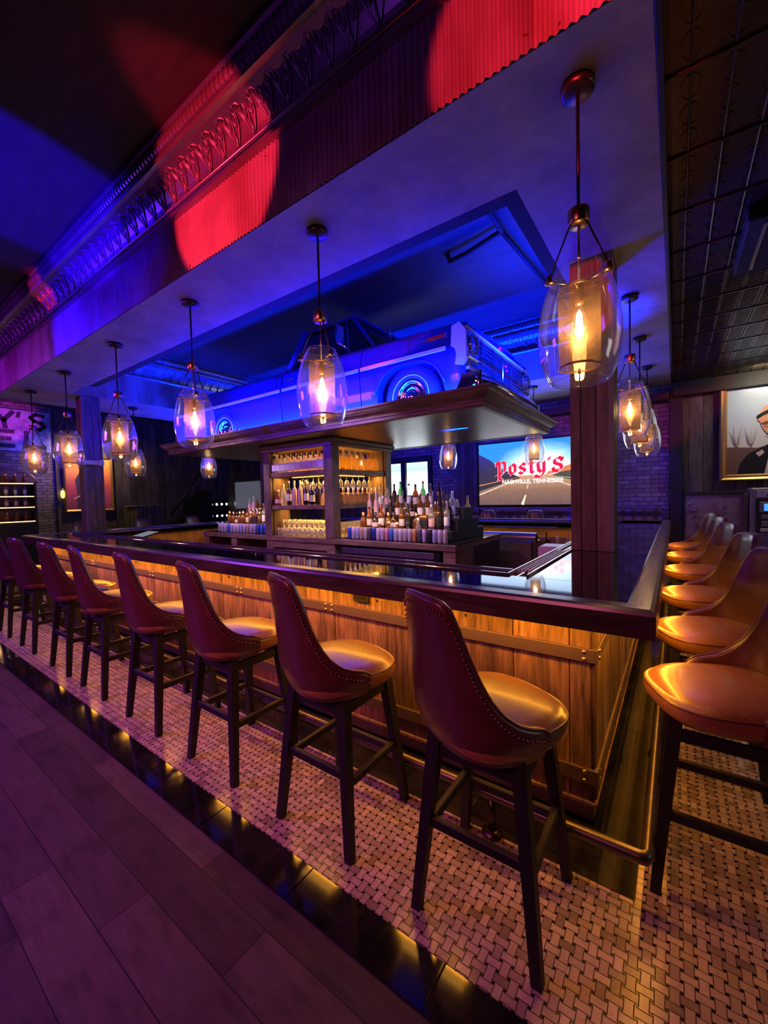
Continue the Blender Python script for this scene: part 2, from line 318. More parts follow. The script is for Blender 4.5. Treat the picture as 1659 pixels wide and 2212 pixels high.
# ------------------------------------------------------------------ mesh builder
class MB:
    def __init__(s): s.v = []; s.f = []; s.sm = []
    def add(s, vs, fs, smooth=False):
        k = len(s.v); s.v += [tuple(p) for p in vs]; s.f += [tuple(i+k for i in f) for f in fs]; s.sm += [smooth]*len(fs); return s
    def box(s, x0, x1, y0, y1, z0, z1, b=0):
        if b <= 0:
            vs = [(x, y, z) for z in (z0, z1) for y in (y0, y1) for x in (x0, x1)]
            return s.add(vs, [(0, 2, 3, 1), (4, 5, 7, 6), (0, 1, 5, 4), (2, 6, 7, 3), (0, 4, 6, 2), (1, 3, 7, 5)])
        b = min(b, (x1-x0)*.45, (y1-y0)*.45, (z1-z0)*.45)
        vs = []; idx = {}
        for sx in (0, 1):
            for sy in (0, 1):
                for sz in (0, 1):
                    X = (x0, x1)[sx]; Y = (y0, y1)[sy]; Z = (z0, z1)[sz]; dx = (b, -b)[sx]; dy = (b, -b)[sy]; dz = (b, -b)[sz]
                    idx[sx, sy, sz] = len(vs); vs += [(X, Y+dy, Z+dz), (X+dx, Y, Z+dz), (X+dx, Y+dy, Z)]
        I = lambda a, bb, c, k: idx[a, bb, c]+k
        fs = [(I(0,0,0,0), I(0,0,1,0), I(0,1,1,0), I(0,1,0,0)), (I(1,0,0,0), I(1,1,0,0), I(1,1,1,0), I(1,0,1,0)),
              (I(0,0,0,1), I(1,0,0,1), I(1,0,1,1), I(0,0,1,1)), (I(0,1,0,1), I(0,1,1,1), I(1,1,1,1), I(1,1,0,1)),
              (I(0,0,0,2), I(0,1,0,2), I(1,1,0,2), I(1,0,0,2)), (I(0,0,1,2), I(1,0,1,2), I(1,1,1,2), I(0,1,1,2))]
        for a in (0, 1):
            for c in (0, 1):
                fs.append((I(0,a,c,1), I(1,a,c,1), I(1,a,c,2), I(0,a,c,2))); fs.append((I(a,0,c,0), I(a,1,c,0), I(a,1,c,2), I(a,0,c,2)))
                fs.append((I(a,c,0,0), I(a,c,1,0), I(a,c,1,1), I(a,c,0,1)))
                for d in (0, 1): fs.append((I(a,c,d,0), I(a,c,d,1), I(a,c,d,2)))
        return s.add(vs, fs)
    def lathe(s, prof, c=(0, 0, 0), n=20, axis='Z', a0=0, a1=2*PI, smooth=True):
        full = abs(a1-a0-2*PI) < 1e-6; m = n if full else n+1; vs = []; fs = []
        for r, z in prof:
            for i in range(m):
                a = a0+(a1-a0)*i/n; x, y = r*math.cos(a), r*math.sin(a)
                p = {'Z': (x, y, z), 'Y': (x, z, y), 'X': (z, x, y)}[axis]
                vs.append((c[0]+p[0], c[1]+p[1], c[2]+p[2]))
        for j in range(len(prof)-1):
            for i in range(n):
                k = (i+1) % m; fs.append((j*m+i, j*m+k, (j+1)*m+k, (j+1)*m+i))
        return s.add(vs, fs, smooth)
    def tube(s, pts, r, n=8, caps=True, smooth=True):
        pts = [Vector(p) for p in pts]; rs = r if isinstance(r, (list, tuple)) else [r]*len(pts); vs = []; fs = []
        t0 = (pts[1]-pts[0]).normalized(); ref = Vector((0, 0, 1)) if abs(t0.z) < .9 else Vector((1, 0, 0))
        nrm = t0.cross(ref).normalized()
        for i, p in enumerate(pts):
            t = (pts[min(i+1, len(pts)-1)]-pts[max(i-1, 0)]).normalized(); nrm = (nrm-t*nrm.dot(t)).normalized(); bi = t.cross(nrm)
            for k in range(n):
                a = 2*PI*(k+.5)/n; vs.append(p+(nrm*math.cos(a)+bi*math.sin(a))*rs[i])
        for i in range(len(pts)-1):
            for k in range(n): fs.append((i*n+k, i*n+(k+1) % n, (i+1)*n+(k+1) % n, (i+1)*n+k))
        if caps: fs += [tuple(range(n))[::-1], tuple(range((len(pts)-1)*n, len(pts)*n))]
        return s.add(vs, fs, smooth and n > 4)
    def taper(s, p0, p1, a, b):   # square leg
        p0 = Vector(p0); p1 = Vector(p1); vs = []
        for p, h in ((p0, a), (p1, b)):
            vs += [(p.x-h, p.y-h, p.z), (p.x+h, p.y-h, p.z), (p.x+h, p.y+h, p.z), (p.x-h, p.y+h, p.z)]
        return s.add(vs, [(3, 2, 1, 0), (4, 5, 6, 7), (0, 1, 5, 4), (1, 2, 6, 5), (2, 3, 7, 6), (3, 0, 4, 7)])
    def grid(s, P, smooth=True, closed=False):
        h = len(P); w_ = len(P[0]); vs = [p for r in P for p in r]; fs = []
        for j in range(h-1):
            for i in range(w_ if closed else w_-1):
                k = (i+1) % w_; fs.append((j*w_+i, j*w_+k, (j+1)*w_+k, (j+1)*w_+i))
        return s.add(vs, fs, smooth)
    def prism(s, poly, fn0, fn1):
        n = len(poly); vs = [fn0(*p) for p in poly]+[fn1(*p) for p in poly]
        return s.add(vs, [tuple(range(n)), tuple(range(2*n-1, n-1, -1))]+[(i, (i+1) % n, n+(i+1) % n, n+i) for i in range(n)])
    def build(s, name, mat, parent=None, mods=None):
        me = bpy.data.meshes.new(name); me.from_pydata(s.v, [], s.f)
        me.polygons.foreach_set('use_smooth', s.sm); me.validate(); me.update()
        import bmesh
        b = bmesh.new(); b.from_mesh(me); bmesh.ops.recalc_face_normals(b, faces=b.faces); b.to_mesh(me); b.free()
        me.materials.append(mat if not isinstance(mat, str) else M[mat])
        o = bpy.data.objects.new(name, me); COL.objects.link(o)
        if parent: o.parent = parent
        return o
def bx(name, mat, parent, *a, b=0): return MB().box(*a, b=b).build(name, mat, parent)
def tag(o, label=None, cat=None, group=None, kind=None):
    if label: o['label'] = label
    if cat: o['category'] = cat
    if group: o['group'] = group
    if kind: o['kind'] = kind
    return o
def thing(name, label, cat, loc=(0, 0, 0), rz=0, group=None):
    o = bpy.data.objects.new(name, None); COL.objects.link(o); o.location = loc; o.rotation_euler = (0, 0, rz); o.empty_display_size = .1
    return tag(o, label, cat, group)
def struct(o): o['kind'] = 'structure'; return o
def copy_tree(o, parent=None):
    kids = KIDS.get(o.name)
    if kids is None: kids = list(o.children); KIDS[o.name] = kids
    c = o.copy(); COL.objects.link(c)
    if parent: c.parent = parent
    for k in kids: copy_tree(k, c)
    return c
KIDS = {}
FIRST = {}
def place(key, maker, loc, rz, label, group, sc=1):
    if key not in FIRST:
        o = maker(); FIRST[key] = o; r = o; KIDS[o.name] = list(o.children)
    else: r = copy_tree(FIRST[key])
    r.location = loc; r.rotation_euler = (0, 0, rz); r.scale = (sc, sc, sc)
    r['label'] = label
    if group: r['group'] = group
    return r
ORD = ['first', 'second', 'third', 'fourth', 'fifth', 'sixth', 'seventh', 'eighth', 'ninth', 'tenth', 'eleventh', 'twelfth', 'thirteenth', 'fourteenth', 'fifteenth', 'sixteenth', 'seventeenth', 'eighteenth', 'nineteenth', 'twentieth', 'twenty-first', 'twenty-second', 'twenty-third', 'twenty-fourth']
# ================================================================== SETTING
struct(bx('floor', 'floorwood', None, -14, 4.5, -4, 9.2, -.06, -.001))
struct(bx('floor_mosaic', 'mosaic', None, -9.6, 3.5, 1.115, 8.6, -.01, .004))
m = MB()
x = -9.6
while x < 3.4:
    m.box(x+.0015, x+.598, .960, 1.113, -.01, .005, .0015); x += .6
struct(m.build('floor_border', 'blacktile'))
m = MB()   # polished black tile round the foot of the bar
def tl(x0, x1, y0, y1): m.box(x0+.001, x1-.001, y0+.001, y1-.001, -.005, .0075, .001)
x = -8.6
while x < -.7: tl(x, min(x+.6, -.42), 1.684, 2.02); x += .6
m.prism([(-.42, 1.685), (-.120, 1.685), (-.42, 2.0)], lambda a, b: (a, b, .0075), lambda a, b: (a, b, -.005))
m.prism([(-.119, 1.687), (-.119, 2.3), (-.42, 2.3), (-.42, 2.002)], lambda a, b: (a, b, .0075), lambda a, b: (a, b, -.005))
y = 2.3
while y < 7.0: tl(-.42, -.119, y, y+.6); y += .6
struct(m.build('floor_border_bar', 'blacktile'))
struct(bx('ceiling', 'ceilmain', None, -14, 4.5, -4, 8.6, 4.06, 4.12))
m = MB().box(-.055, 4.5, 1.70, 8.6, 3.30, 3.36)
for k in range(12):
    xr = .05+.145*k; y = 1.72
    while y < 8.3:
        ye = y+.5; m.tube([(xr, y, 3.299), (xr, ye, 3.299)], .0075, 6, False)
        if y < 3.9:
            for q in range(3):
                yc = y+.09+q*.165; m.tube([(xr+.036*math.cos(PI*i/6), yc+.07*math.sin(PI*i/6), 3.299) for i in range(13)], .0035, 4, False)
        else:
            for q in range(10): m.box(xr+.02, xr+.125, y+.01+q*.05, y+.03+q*.05, 3.294, 3.301)
        y += .54
y = 1.70
while y < 8.4: m.box(-.05, 1.8, y-.004, y+.012, 3.288, 3.301); y += .54
struct(m.build('ceiling_right', 'tinceil'))
struct(bx('ceiling_left', 'wallplank', None, -13, -8.72, 1.70, 8.6, 3.99, 4.04))
struct(bx('wall_back', 'brick', None, -13.2, 0.0, 8.6, 8.75, 0, 4.06))
m = MB(); x = 0.0
while x < 4.4: wd = random.choice((.14, .18, .23)); m.box(x+.002, x+wd-.002, 8.6-random.uniform(0, .012), 8.72, 0, 3.3, .003); x += wd
struct(m.build('wall_right_back', 'wallplank'))
struct(bx('wall_left', 'brick', None, -13.15, -13.0, -4, 8.6, 0, 4.06))
struct(bx('trim_1', 'blackwood', None, -.10, .10, 8.52, 8.598, 0, 3.2, b=.01))
struct(bx('trim_2', 'blackwood', None, -.05, 4.4, 8.46, 8.585, 3.06, 3.298, b=.01))
struct(bx('trim_3', 'blackwood', None, -.066, -.042, 1.69, 7.45, 3.222, 3.40, b=.003))
m = MB()
for i in range(9): m.box(-12.95+i*.2, -12.76+i*.2, 8.52, 8.598, 0, 3.98, .003)
for i in range(22): m.box(-10.9+i*.2, -10.71+i*.2, 8.50, 8.598, 0, 3.28, .003)
struct(m.build('trim_4', 'wallplank'))
m = MB()
for i in range(5): m.box(-4.05+i*.1, -3.955+i*.1, 8.50, 8.598, 0, 3.1, .003)
struct(m.build('trim_5', 'wallplank'))
struct(bx('trim_6', 'wallplank', None, -12.995, -12.95, 3.62, 4.95, 0, 3.98))
m = MB()
for i in range(18): m.box(-12.995, -12.93, 4.96+i*.2, 5.15+i*.2, 0, 3.98, .003)
struct(m.build('trim_7', 'wallplank'))
struct(bx('wall_rear_upper_beam', 'blackwood', None, -7.4, -.1, 8.3, 8.55, 3.0, 3.12, b=.01))
struct(bx('ceiling_rear', 'plaster', None, -8.72, -.068, 7.42, 8.58, 3.30, 3.36))
# soffit ring
m = MB()
m.box(-8.72, -.068, 1.70, 2.38, 3.226, 3.62); m.box(-8.72, -.068, 6.45, 7.40, 3.226, 3.62)
m.box(-8.72, -7.55, 2.38, 6.45, 3.226, 3.62); m.box(-.735, -.068, 2.38, 6.45, 3.226, 3.62)
struct(m.build('soffit', 'plaster'))
# corrugated fascias
def corrug(name, fn, L, z0=3.22, z1=3.66):
    n = int(L/.036); m = MB(); R0 = []; R1 = []
    for i in range(n*6+1):
        s_ = i/6*.036; d = .0065*math.cos(2*PI*i/6); R0.append(fn(s_, d, z0)); R1.append(fn(s_, d, z1))
    m.grid([R0, R1]); return struct(m.build(name, 'corr'))
corrug('fascia_front', lambda s, d, z: (-8.72+s, 1.685+d, z), 8.66)
corrug('fascia_left_inner', lambda s, d, z: (-7.535+d, 2.38+s, z), 4.06)
corrug('fascia_rear_inner', lambda s, d, z: (-7.53+s, 6.435-d, z), 6.8)
corrug('fascia_right_outer', lambda s, d, z: (-.058+d*.3, 1.70+s, z), 5.6, 3.5, 3.9)
# cornice: pressed tin cove, ribbed roll, bead moulding
CP = [(0, 3.64), (-.055, 3.645), (-.075, 3.665), (-.06, 3.685), (-.03, 3.69), (-.035, 3.71), (-.05, 3.76), (-.08, 3.82), (-.12, 3.865), (-.17, 3.885), (-.20, 3.89), (-.205, 3.915), (-.165, 3.92), (-.165, 3.94)]
for k in range(9):
    a = PI*k/8; CP.append((-.165-.045*math.sin(a)-.01*k/8, 3.94+.05*(1-math.cos(a))))
CP += [(-.19, 4.045), (-.22, 4.062)]
def cornice(name, base, along, outd, L):
    base = Vector(base); al = Vector(along); ou = Vector(outd)
    T = lambda s, d, z: base+al*s+ou*(-d)+Vector((0, 0, z))
    m = MB(); m.grid([[T(0, d, z) for d, z in CP], [T(L, d, z) for d, z in CP]], False)
    s = .09
    def cove(t):  # t 0..1 up the cove
        pts = [(-.032, 3.70), (-.05, 3.76), (-.08, 3.82), (-.12, 3.865), (-.165, 3.882)]
        u = t*4; i = min(3, int(u)); q = u-i; return (pts[i][0]*(1-q)+pts[i+1][0]*q-.006, pts[i][1]*(1-q)+pts[i+1][1]*q)
    while s < L-.1:
        for sg in (-1, 1):
            P = []
            for k in range(9):
                t = k/8; P.append(T(s+sg*(.006+.058*math.sin(t*PI*.62)**1.3), *cove(.12+.75*t)))
            m.tube(P, [.003+.0035*math.sin(k/8*PI) for k in range(9)], 5)
            P = [T(s+sg*(.03+.018*math.cos(a)), *cove(.62+.14*math.sin(a))) for a in [i*PI/4 for i in range(9)]]; m.tube(P, .003, 5, False)
        m.tube([T(s, *cove(.05)), T(s, *cove(.3)), T(s, *cove(.6))], [.012, .006, .003], 5)
        m.lathe([(0, -.016), (.012, -.010), (.016, 0), (.012, .010), (0, .016)], tuple(T(s, -.052, 3.70)), 6)
        P = [T(s+.078+.042*math.cos(a), *cove(.66+.2*math.sin(a))) for a in [PI*i/6 for i in range(7)]]; m.tube(P, .004, 5)
        s += .156
    s = .01
    while s < L:   # ribs of the roll and beads of the lower moulding
        P = [T(s, -.165-.05*math.sin(PI*k/6)-.008*k/6, 3.94+.05*(1-math.cos(PI*k/6))) for k in range(7)]; m.tube(P, .006, 4, False); s += .045
    m.tube([T(0, -.078, 3.668), T(L, -.078, 3.668)], .012, 6)
    return struct(m.build(name, 'tin'))
cornice('cornice_front', (-8.72, 1.70, 0), (1, 0, 0), (0, -1, 0), 8.66)
cornice('cornice_left_inner', (-7.55, 2.38, 0), (0, 1, 0), (1, 0, 0), 4.06)
cornice('cornice_rear_inner', (-7.55, 6.44, 0), (1, 0, 0), (0, -1, 0), 6.8)
struct(MB().box(-8.72, -.07, 1.71, 2.36, 3.62, 4.06).box(-8.72, -7.56, 2.36, 6.46, 3.62, 4.06).box(-8.72, -.07, 6.46, 7.40, 3.62, 4.06).box(-.72, -.07, 2.36, 6.46, 3.62, 4.06).build('bulkhead', 'plaster'))
# black track frame round the opening
m = MB(); m.box(-7.0, -.736, 2.382, 2.50, 3.24, 3.33).box(-.83, -.737, 2.50, 6.4, 3.24, 3.33).box(-6.2, -.9, 2.62, 2.86, 3.80, 3.98)
tag(m.build('black_beam', 'matte_black'), 'black metal frame along the inner edges of the ceiling opening', 'beam')
struct(bx('wall_right', 'wallplank', None, 4.4, 4.5, 1.7, 8.6, 0, 3.3))
# window with bright view on the back wall
m = MB().box(-6.05, -4.72, 8.50, 8.6, 1.42, 1.52).box(-6.05, -4.72, 8.50, 8.6, 2.32, 2.46).box(-6.05, -5.96, 8.50, 8.6, 1.5, 2.36).box(-4.80, -4.72, 8.50, 8.6, 1.5, 2.36).box(-5.56, -5.42, 8.50, 8.6, 1.5, 2.36)
wf = struct(m.build('window_1', 'blackwood'))
def skyglow():
    n = N('daylight_view'); v, o = n.obj(); a = n.noise(v, 3, 3)
    c = n.ramp(n.math('DIVIDE', n.math('SUBTRACT', o[2], 1.5), .85), [(0, (1, 1, 1)), (.6, (.9, 1, 1)), (.75, (.42, .62, .68)), (1, (.6, .8, .85))])
    return n.set(col=(0, 0, 0), em=c, ems=1.6)
g = MB().box(-5.96, -5.56, 8.56, 8.57, 1.5, 2.33).box(-5.42, -4.80, 8.56, 8.57, 1.5, 2.33).build('window_pane', skyglow(), wf)
wf2 = struct(MB().box(-12.5, -10.95, 8.48, 8.52, 1.15, 2.2).build('window_2', 'steel'))
MB().box(-12.4, -11.05, 8.46, 8.475, 1.22, 2.12).build('window_pane', glow('dusky_window', (.30, .30, .42), .26), wf2)
# ================================================================== BAR COUNTER
bar = thing('bar_counter', 'long plank-fronted bar counter with black glossy top and dark oak rail', 'bar counter', (-4, 4.4, 0))
def bp(m, name, mat): o = m.build(name, mat); o.parent = bar; o.matrix_parent_inverse = Matrix.Translation((4, -4.4, 0)); return o
def sub(m, name, mat, par): o = m.build(name, mat); o.parent = par; return o
XL, XR, YF, YB = -7.90, -.057, 1.75, 7.10
m = MB(); zt = 1.062
m.box(XL+.1, XR-.1, 1.83, 2.205, .99, zt); m.box(-.64, XR-.09, 2.20, YB-.08, .99, zt); m.box(XL+.1, XR-.1, 6.46, YB-.08, .99, zt); m.box(XL+.08, -7.35, 2.2, 6.5, .99, zt)
bp(m, 'bar_top', 'resin')
def railprof(a, w_=.10, z0=.963, z1=1.072):   # (outward offset, z) closed section
    return [(0, z0), (0, z1-.022), (-.006, z1-.008), (-.02, z1), (-w_+.012, z1), (-w_, z1-.01), (-w_, z0)]
def rail(p0, p1, outd, mat, inset0, inset1):
    p0 = Vector(p0); p1 = Vector(p1); ou = Vector(outd); d = (p1-p0).normalized(); R0 = []; R1 = []
    for o_, z in railprof(0): R0.append(p0+ou*o_+d*(-o_*inset0)+Vector((0, 0, z))); R1.append(p1+ou*o_+d*(o_*inset1)+Vector((0, 0, z)))
    m = MB(); m.grid([R0+[R0[0]], R1+[R1[0]]], False); n = len(R0); m.add(R0, [tuple(range(n))]); m.add(R1, [tuple(range(n))]); return bp(m, 'edge_rail', mat)
rail((XL, YF, 0), (XR, YF, 0), (0, -1, 0), 'rail', 1, 1)
rail((XR, YF, 0), (XR, YB, 0), (1, 0, 0), 'rail_y', 1, 1)
rail((XR, YB, 0), (XL, YB, 0), (0, 1, 0), 'rail', 1, 1)
rail((XL, YB, 0), (XL, YF, 0), (-1, 0, 0), 'rail_y', 1, 1)
m = MB()    # recessed drip rail with lipped edges on the bartender side
def drip(x0, x1, y0, y1):
    m.box(x0, x1, y0, y1, 1.0, 1.045)
    if x1-x0 > y1-y0: m.box(x0, x1, y0, y0+.012, 1.0, 1.075, .003); m.box(x0, x1, y1-.014, y1, .97, 1.078, .003); m.box(x0, x1, (y0+y1)/2-.004, (y0+y1)/2+.004, 1.0, 1.062)
    else: m.box(x0, x0+.012, y0, y1, 1.0, 1.075, .003); m.box(x1-.012, x1, y0, y1, 1.0, 1.075, .003); m.box((x0+x1)/2-.004, (x0+x1)/2+.004, y0, y1, 1.0, 1.062)
drip(-7.28, -.76, 2.206, 2.33); drip(-.76, -.642, 2.206, 6.34); drip(-7.28, -.64, 6.34, 6.458); drip(-7.348, -7.23, 2.206, 6.4)
bp(m, 'drip_rail', 'drip')
m = MB(); y0 = 2.26   # ribbed mats on the drip rail near the corner
for k in range(5): m.box(-.75+k*.02, -.738+k*.02, 2.36, 3.3, 1.046, 1.07, .002)
tag(m.build('bar_mat', 'white'), 'ribbed pale bar mat lying in the drip rail beside the corner', 'bar mat')
# plank front
m = MB(); rb = random.Random(3)
seams = [-.305, -.393, -.651, -1.06, -1.412, -1.84, -2.1, -2.42, -2.86]
x = -2.86
while x > -7.7: x -= rb.choice((.17, .26, .34, .42)); seams.append(max(x, -7.74))
for a, b_ in zip(seams[1:], seams[:-1]):
    if b_-a > .02: m.box(a+.002, b_-.002, 1.97-rb.uniform(0, .005), 2.05, .10, .99, .003)
bp(m, 'front_board_panel', 'barn')
m = MB(); y = 1.985
while y < 6.88: wd = rb.choice((.10, .14, .19, .25)); m.box(-.36, -.292+rb.uniform(0, .008), y+.002, min(y+wd, 6.9)-.002, .10, .99, .004); y += wd
bp(m, 'side_board_panel', 'barn_y')
m = MB(); m.box(-7.74, -.34, 2.04, 2.10, 0, .99).box(-.40, -.34, 2.04, 6.9, 0, .99)
bp(m, 'bar_carcass', 'blackwood')
m = MB().box(-7.74, -.34, 6.60, 6.9, 0, .99).box(-7.74, -7.45, 2.1, 6.6, 0, .99)
bp(m, 'bar_carcass', 'oak')
m = MB().box(-7.74, -.30, 1.985, 2.0, .02, .11).box(-.312, -.30, 1.99, 6.9, .02, .11)
bp(m, 'kick_plate', 'strap')
m = MB().box(-7.74, -.285, 1.955, 1.975, .100, .122, .004).box(-.31, -.282, 1.96, 6.9, .100, .122, .004)
bp(m, 'base_moulding', 'barn')
def riv(m, p, ax):
    m.lathe([(.009, 0), (.008, .004), (.004, .007), (0, .008)], p, 8, ax)
for z0, z1 in ((.757, .818), (.205, .272)):
    m = MB().box(-7.74, -.288, 1.950, 1.966, z0, z1, .002); st = bp(m, 'metal_strap', 'strap')
    r_ = MB(); x = -.33
    for x in (-.33, -1.845, -1.90, -2.83, -2.885, -4.3, -4.36, -5.8, -5.86, -7.2):
        for z in (z0+.014, z1-.014):
            sub(MB().lathe([(.010, 0), (.009, -.004), (.004, -.007), (0, -.008)], (x, 1.950, z), 8, 'Y'), 'rivet', 'brass', st)
    m = MB().box(-.292, -.276, 1.952, 6.88, z0, z1, .002); st = bp(m, 'metal_strap', 'strap')
    r_ = MB()
    for y in (2.0, 2.9, 2.95, 4.4, 4.45, 5.8):
        for z in (z0+.014, z1-.014): sub(MB().lathe([(.010, 0), (.009, .004), (.004, .007), (0, .008)], (-.276, y, z), 8, 'X'), 'rivet', 'brass', st)
m = MB().box(-1.655, -1.535, 1.94, 1.965, .862, .94, .004); ol = bp(m, 'outlet_box', 'black')
sub(MB().box(-1.64, -1.60, 1.936, 1.942, .88, .925, .002).box(-1.59, -1.55, 1.936, 1.942, .88, .925, .002), 'socket_face', 'bronze', ol)
for x in (-.88, -1.45, -2.95, -3.75, -4.6, -5.5, -6.4):    # purse hooks
    m = MB(); m.tube([(x, 1.962, .925), (x, 1.93, .915), (x, 1.915, .90), (x, 1.925, .885), (x, 1.935, .89)], .004, 6).box(x-.012, x+.012, 1.955, 1.968, .905, .94, .003); bp(m, 'purse_hook', 'bronze')
# foot rail
m = MB(); r = .024; m.tube([(-7.7, 1.68, .185), (-.11, 1.68, .185), (-.09, 1.683, .185), (-.082, 1.70, .185), (-.082, 6.9, .185)], r, 12)
fr_ = bp(m, 'foot_rail', 'rail_metal')
for p in [(x, 1.68) for x in (-.66, -2.37, -4.1, -5.8, -7.4)]+[(-.082, y) for y in (2.7, 4.3, 5.9)]:
    m = MB().tube([(p[0], p[1], .0), (p[0], p[1], .17)], .017, 10).lathe([(.045, .008), (.045, .018), (.02, .03)], (p[0], p[1], 0), 14)
    sub(m, 'rail_post', 'bronze', fr_)
# LED tape under the rail
m = MB().box(-7.8, -.12, 1.764, 1.774, .9608, .9635).box(-.078, -.068, 1.80, 7.0, .9608, .9635); bp(m, 'led_tape', 'amber')
# ================================================================== COLUMNS
def column(x0, x1, y0, y1, z0, label):
    t = thing('timber_column', label, 'column', ((x0+x1)/2, (y0+y1)/2, z0)); cx, cy = (x0+x1)/2, (y0+y1)/2
    m = MB(); w3 = (x1-x0); H = 3.222-z0
    cuts = [0, .26, .62, 1]
    for a, b_ in zip(cuts[:-1], cuts[1:]):
        m.box(x0-cx+w3*a+.002, x0-cx+w3*b_-.002, y0-cy, y0-cy+.03, 0, H, .003); m.box(x0-cx+w3*a+.002, x0-cx+w3*b_-.002, y1-cy-.03, y1-cy, 0, H, .003)
    d = y1-y0
    for a, b_ in zip((0, .5), (.5, 1)):
        for xx in (x0-cx, x1-cx-.03): m.box(xx, xx+.03, y0-cy+.032+(d-.064)*a, y0-cy+.032+(d-.064)*b_-.003, 0, H, .003)
    m.build('boards', 'column', t)
    MB().box(x1-cx-.028, x1-cx+.006, y0-cy-.006, y0-cy+.03, 0, H, .003).build('corner_trim', 'grey', t)
    return t
column(-.66, -.372, 3.39, 3.70, 1.063, 'reclaimed timber column rising from the right side of the bar top')
column(-7.86, -7.60, 2.50, 2.76, 1.063, 'weathered timber column with a small spotlight bar at the left end')
sl = thing('spotlight_bar', 'small white twin spotlight fixture on the left timber column', 'light', (-7.52, 2.55, 2.16))
MB().box(-.02, .05, -.13, .13, -.035, .035, .008).build('housing', 'white', sl)
for s_ in (-1, 1): MB().box(-.03, .07, s_*.13-.045, s_*.13+.045, -.045, .045, .015).build('lamp_head', 'white', sl)
column(-7.92, -7.6, 6.1, 6.42, 1.063, 'timber column at the far left of the bar')
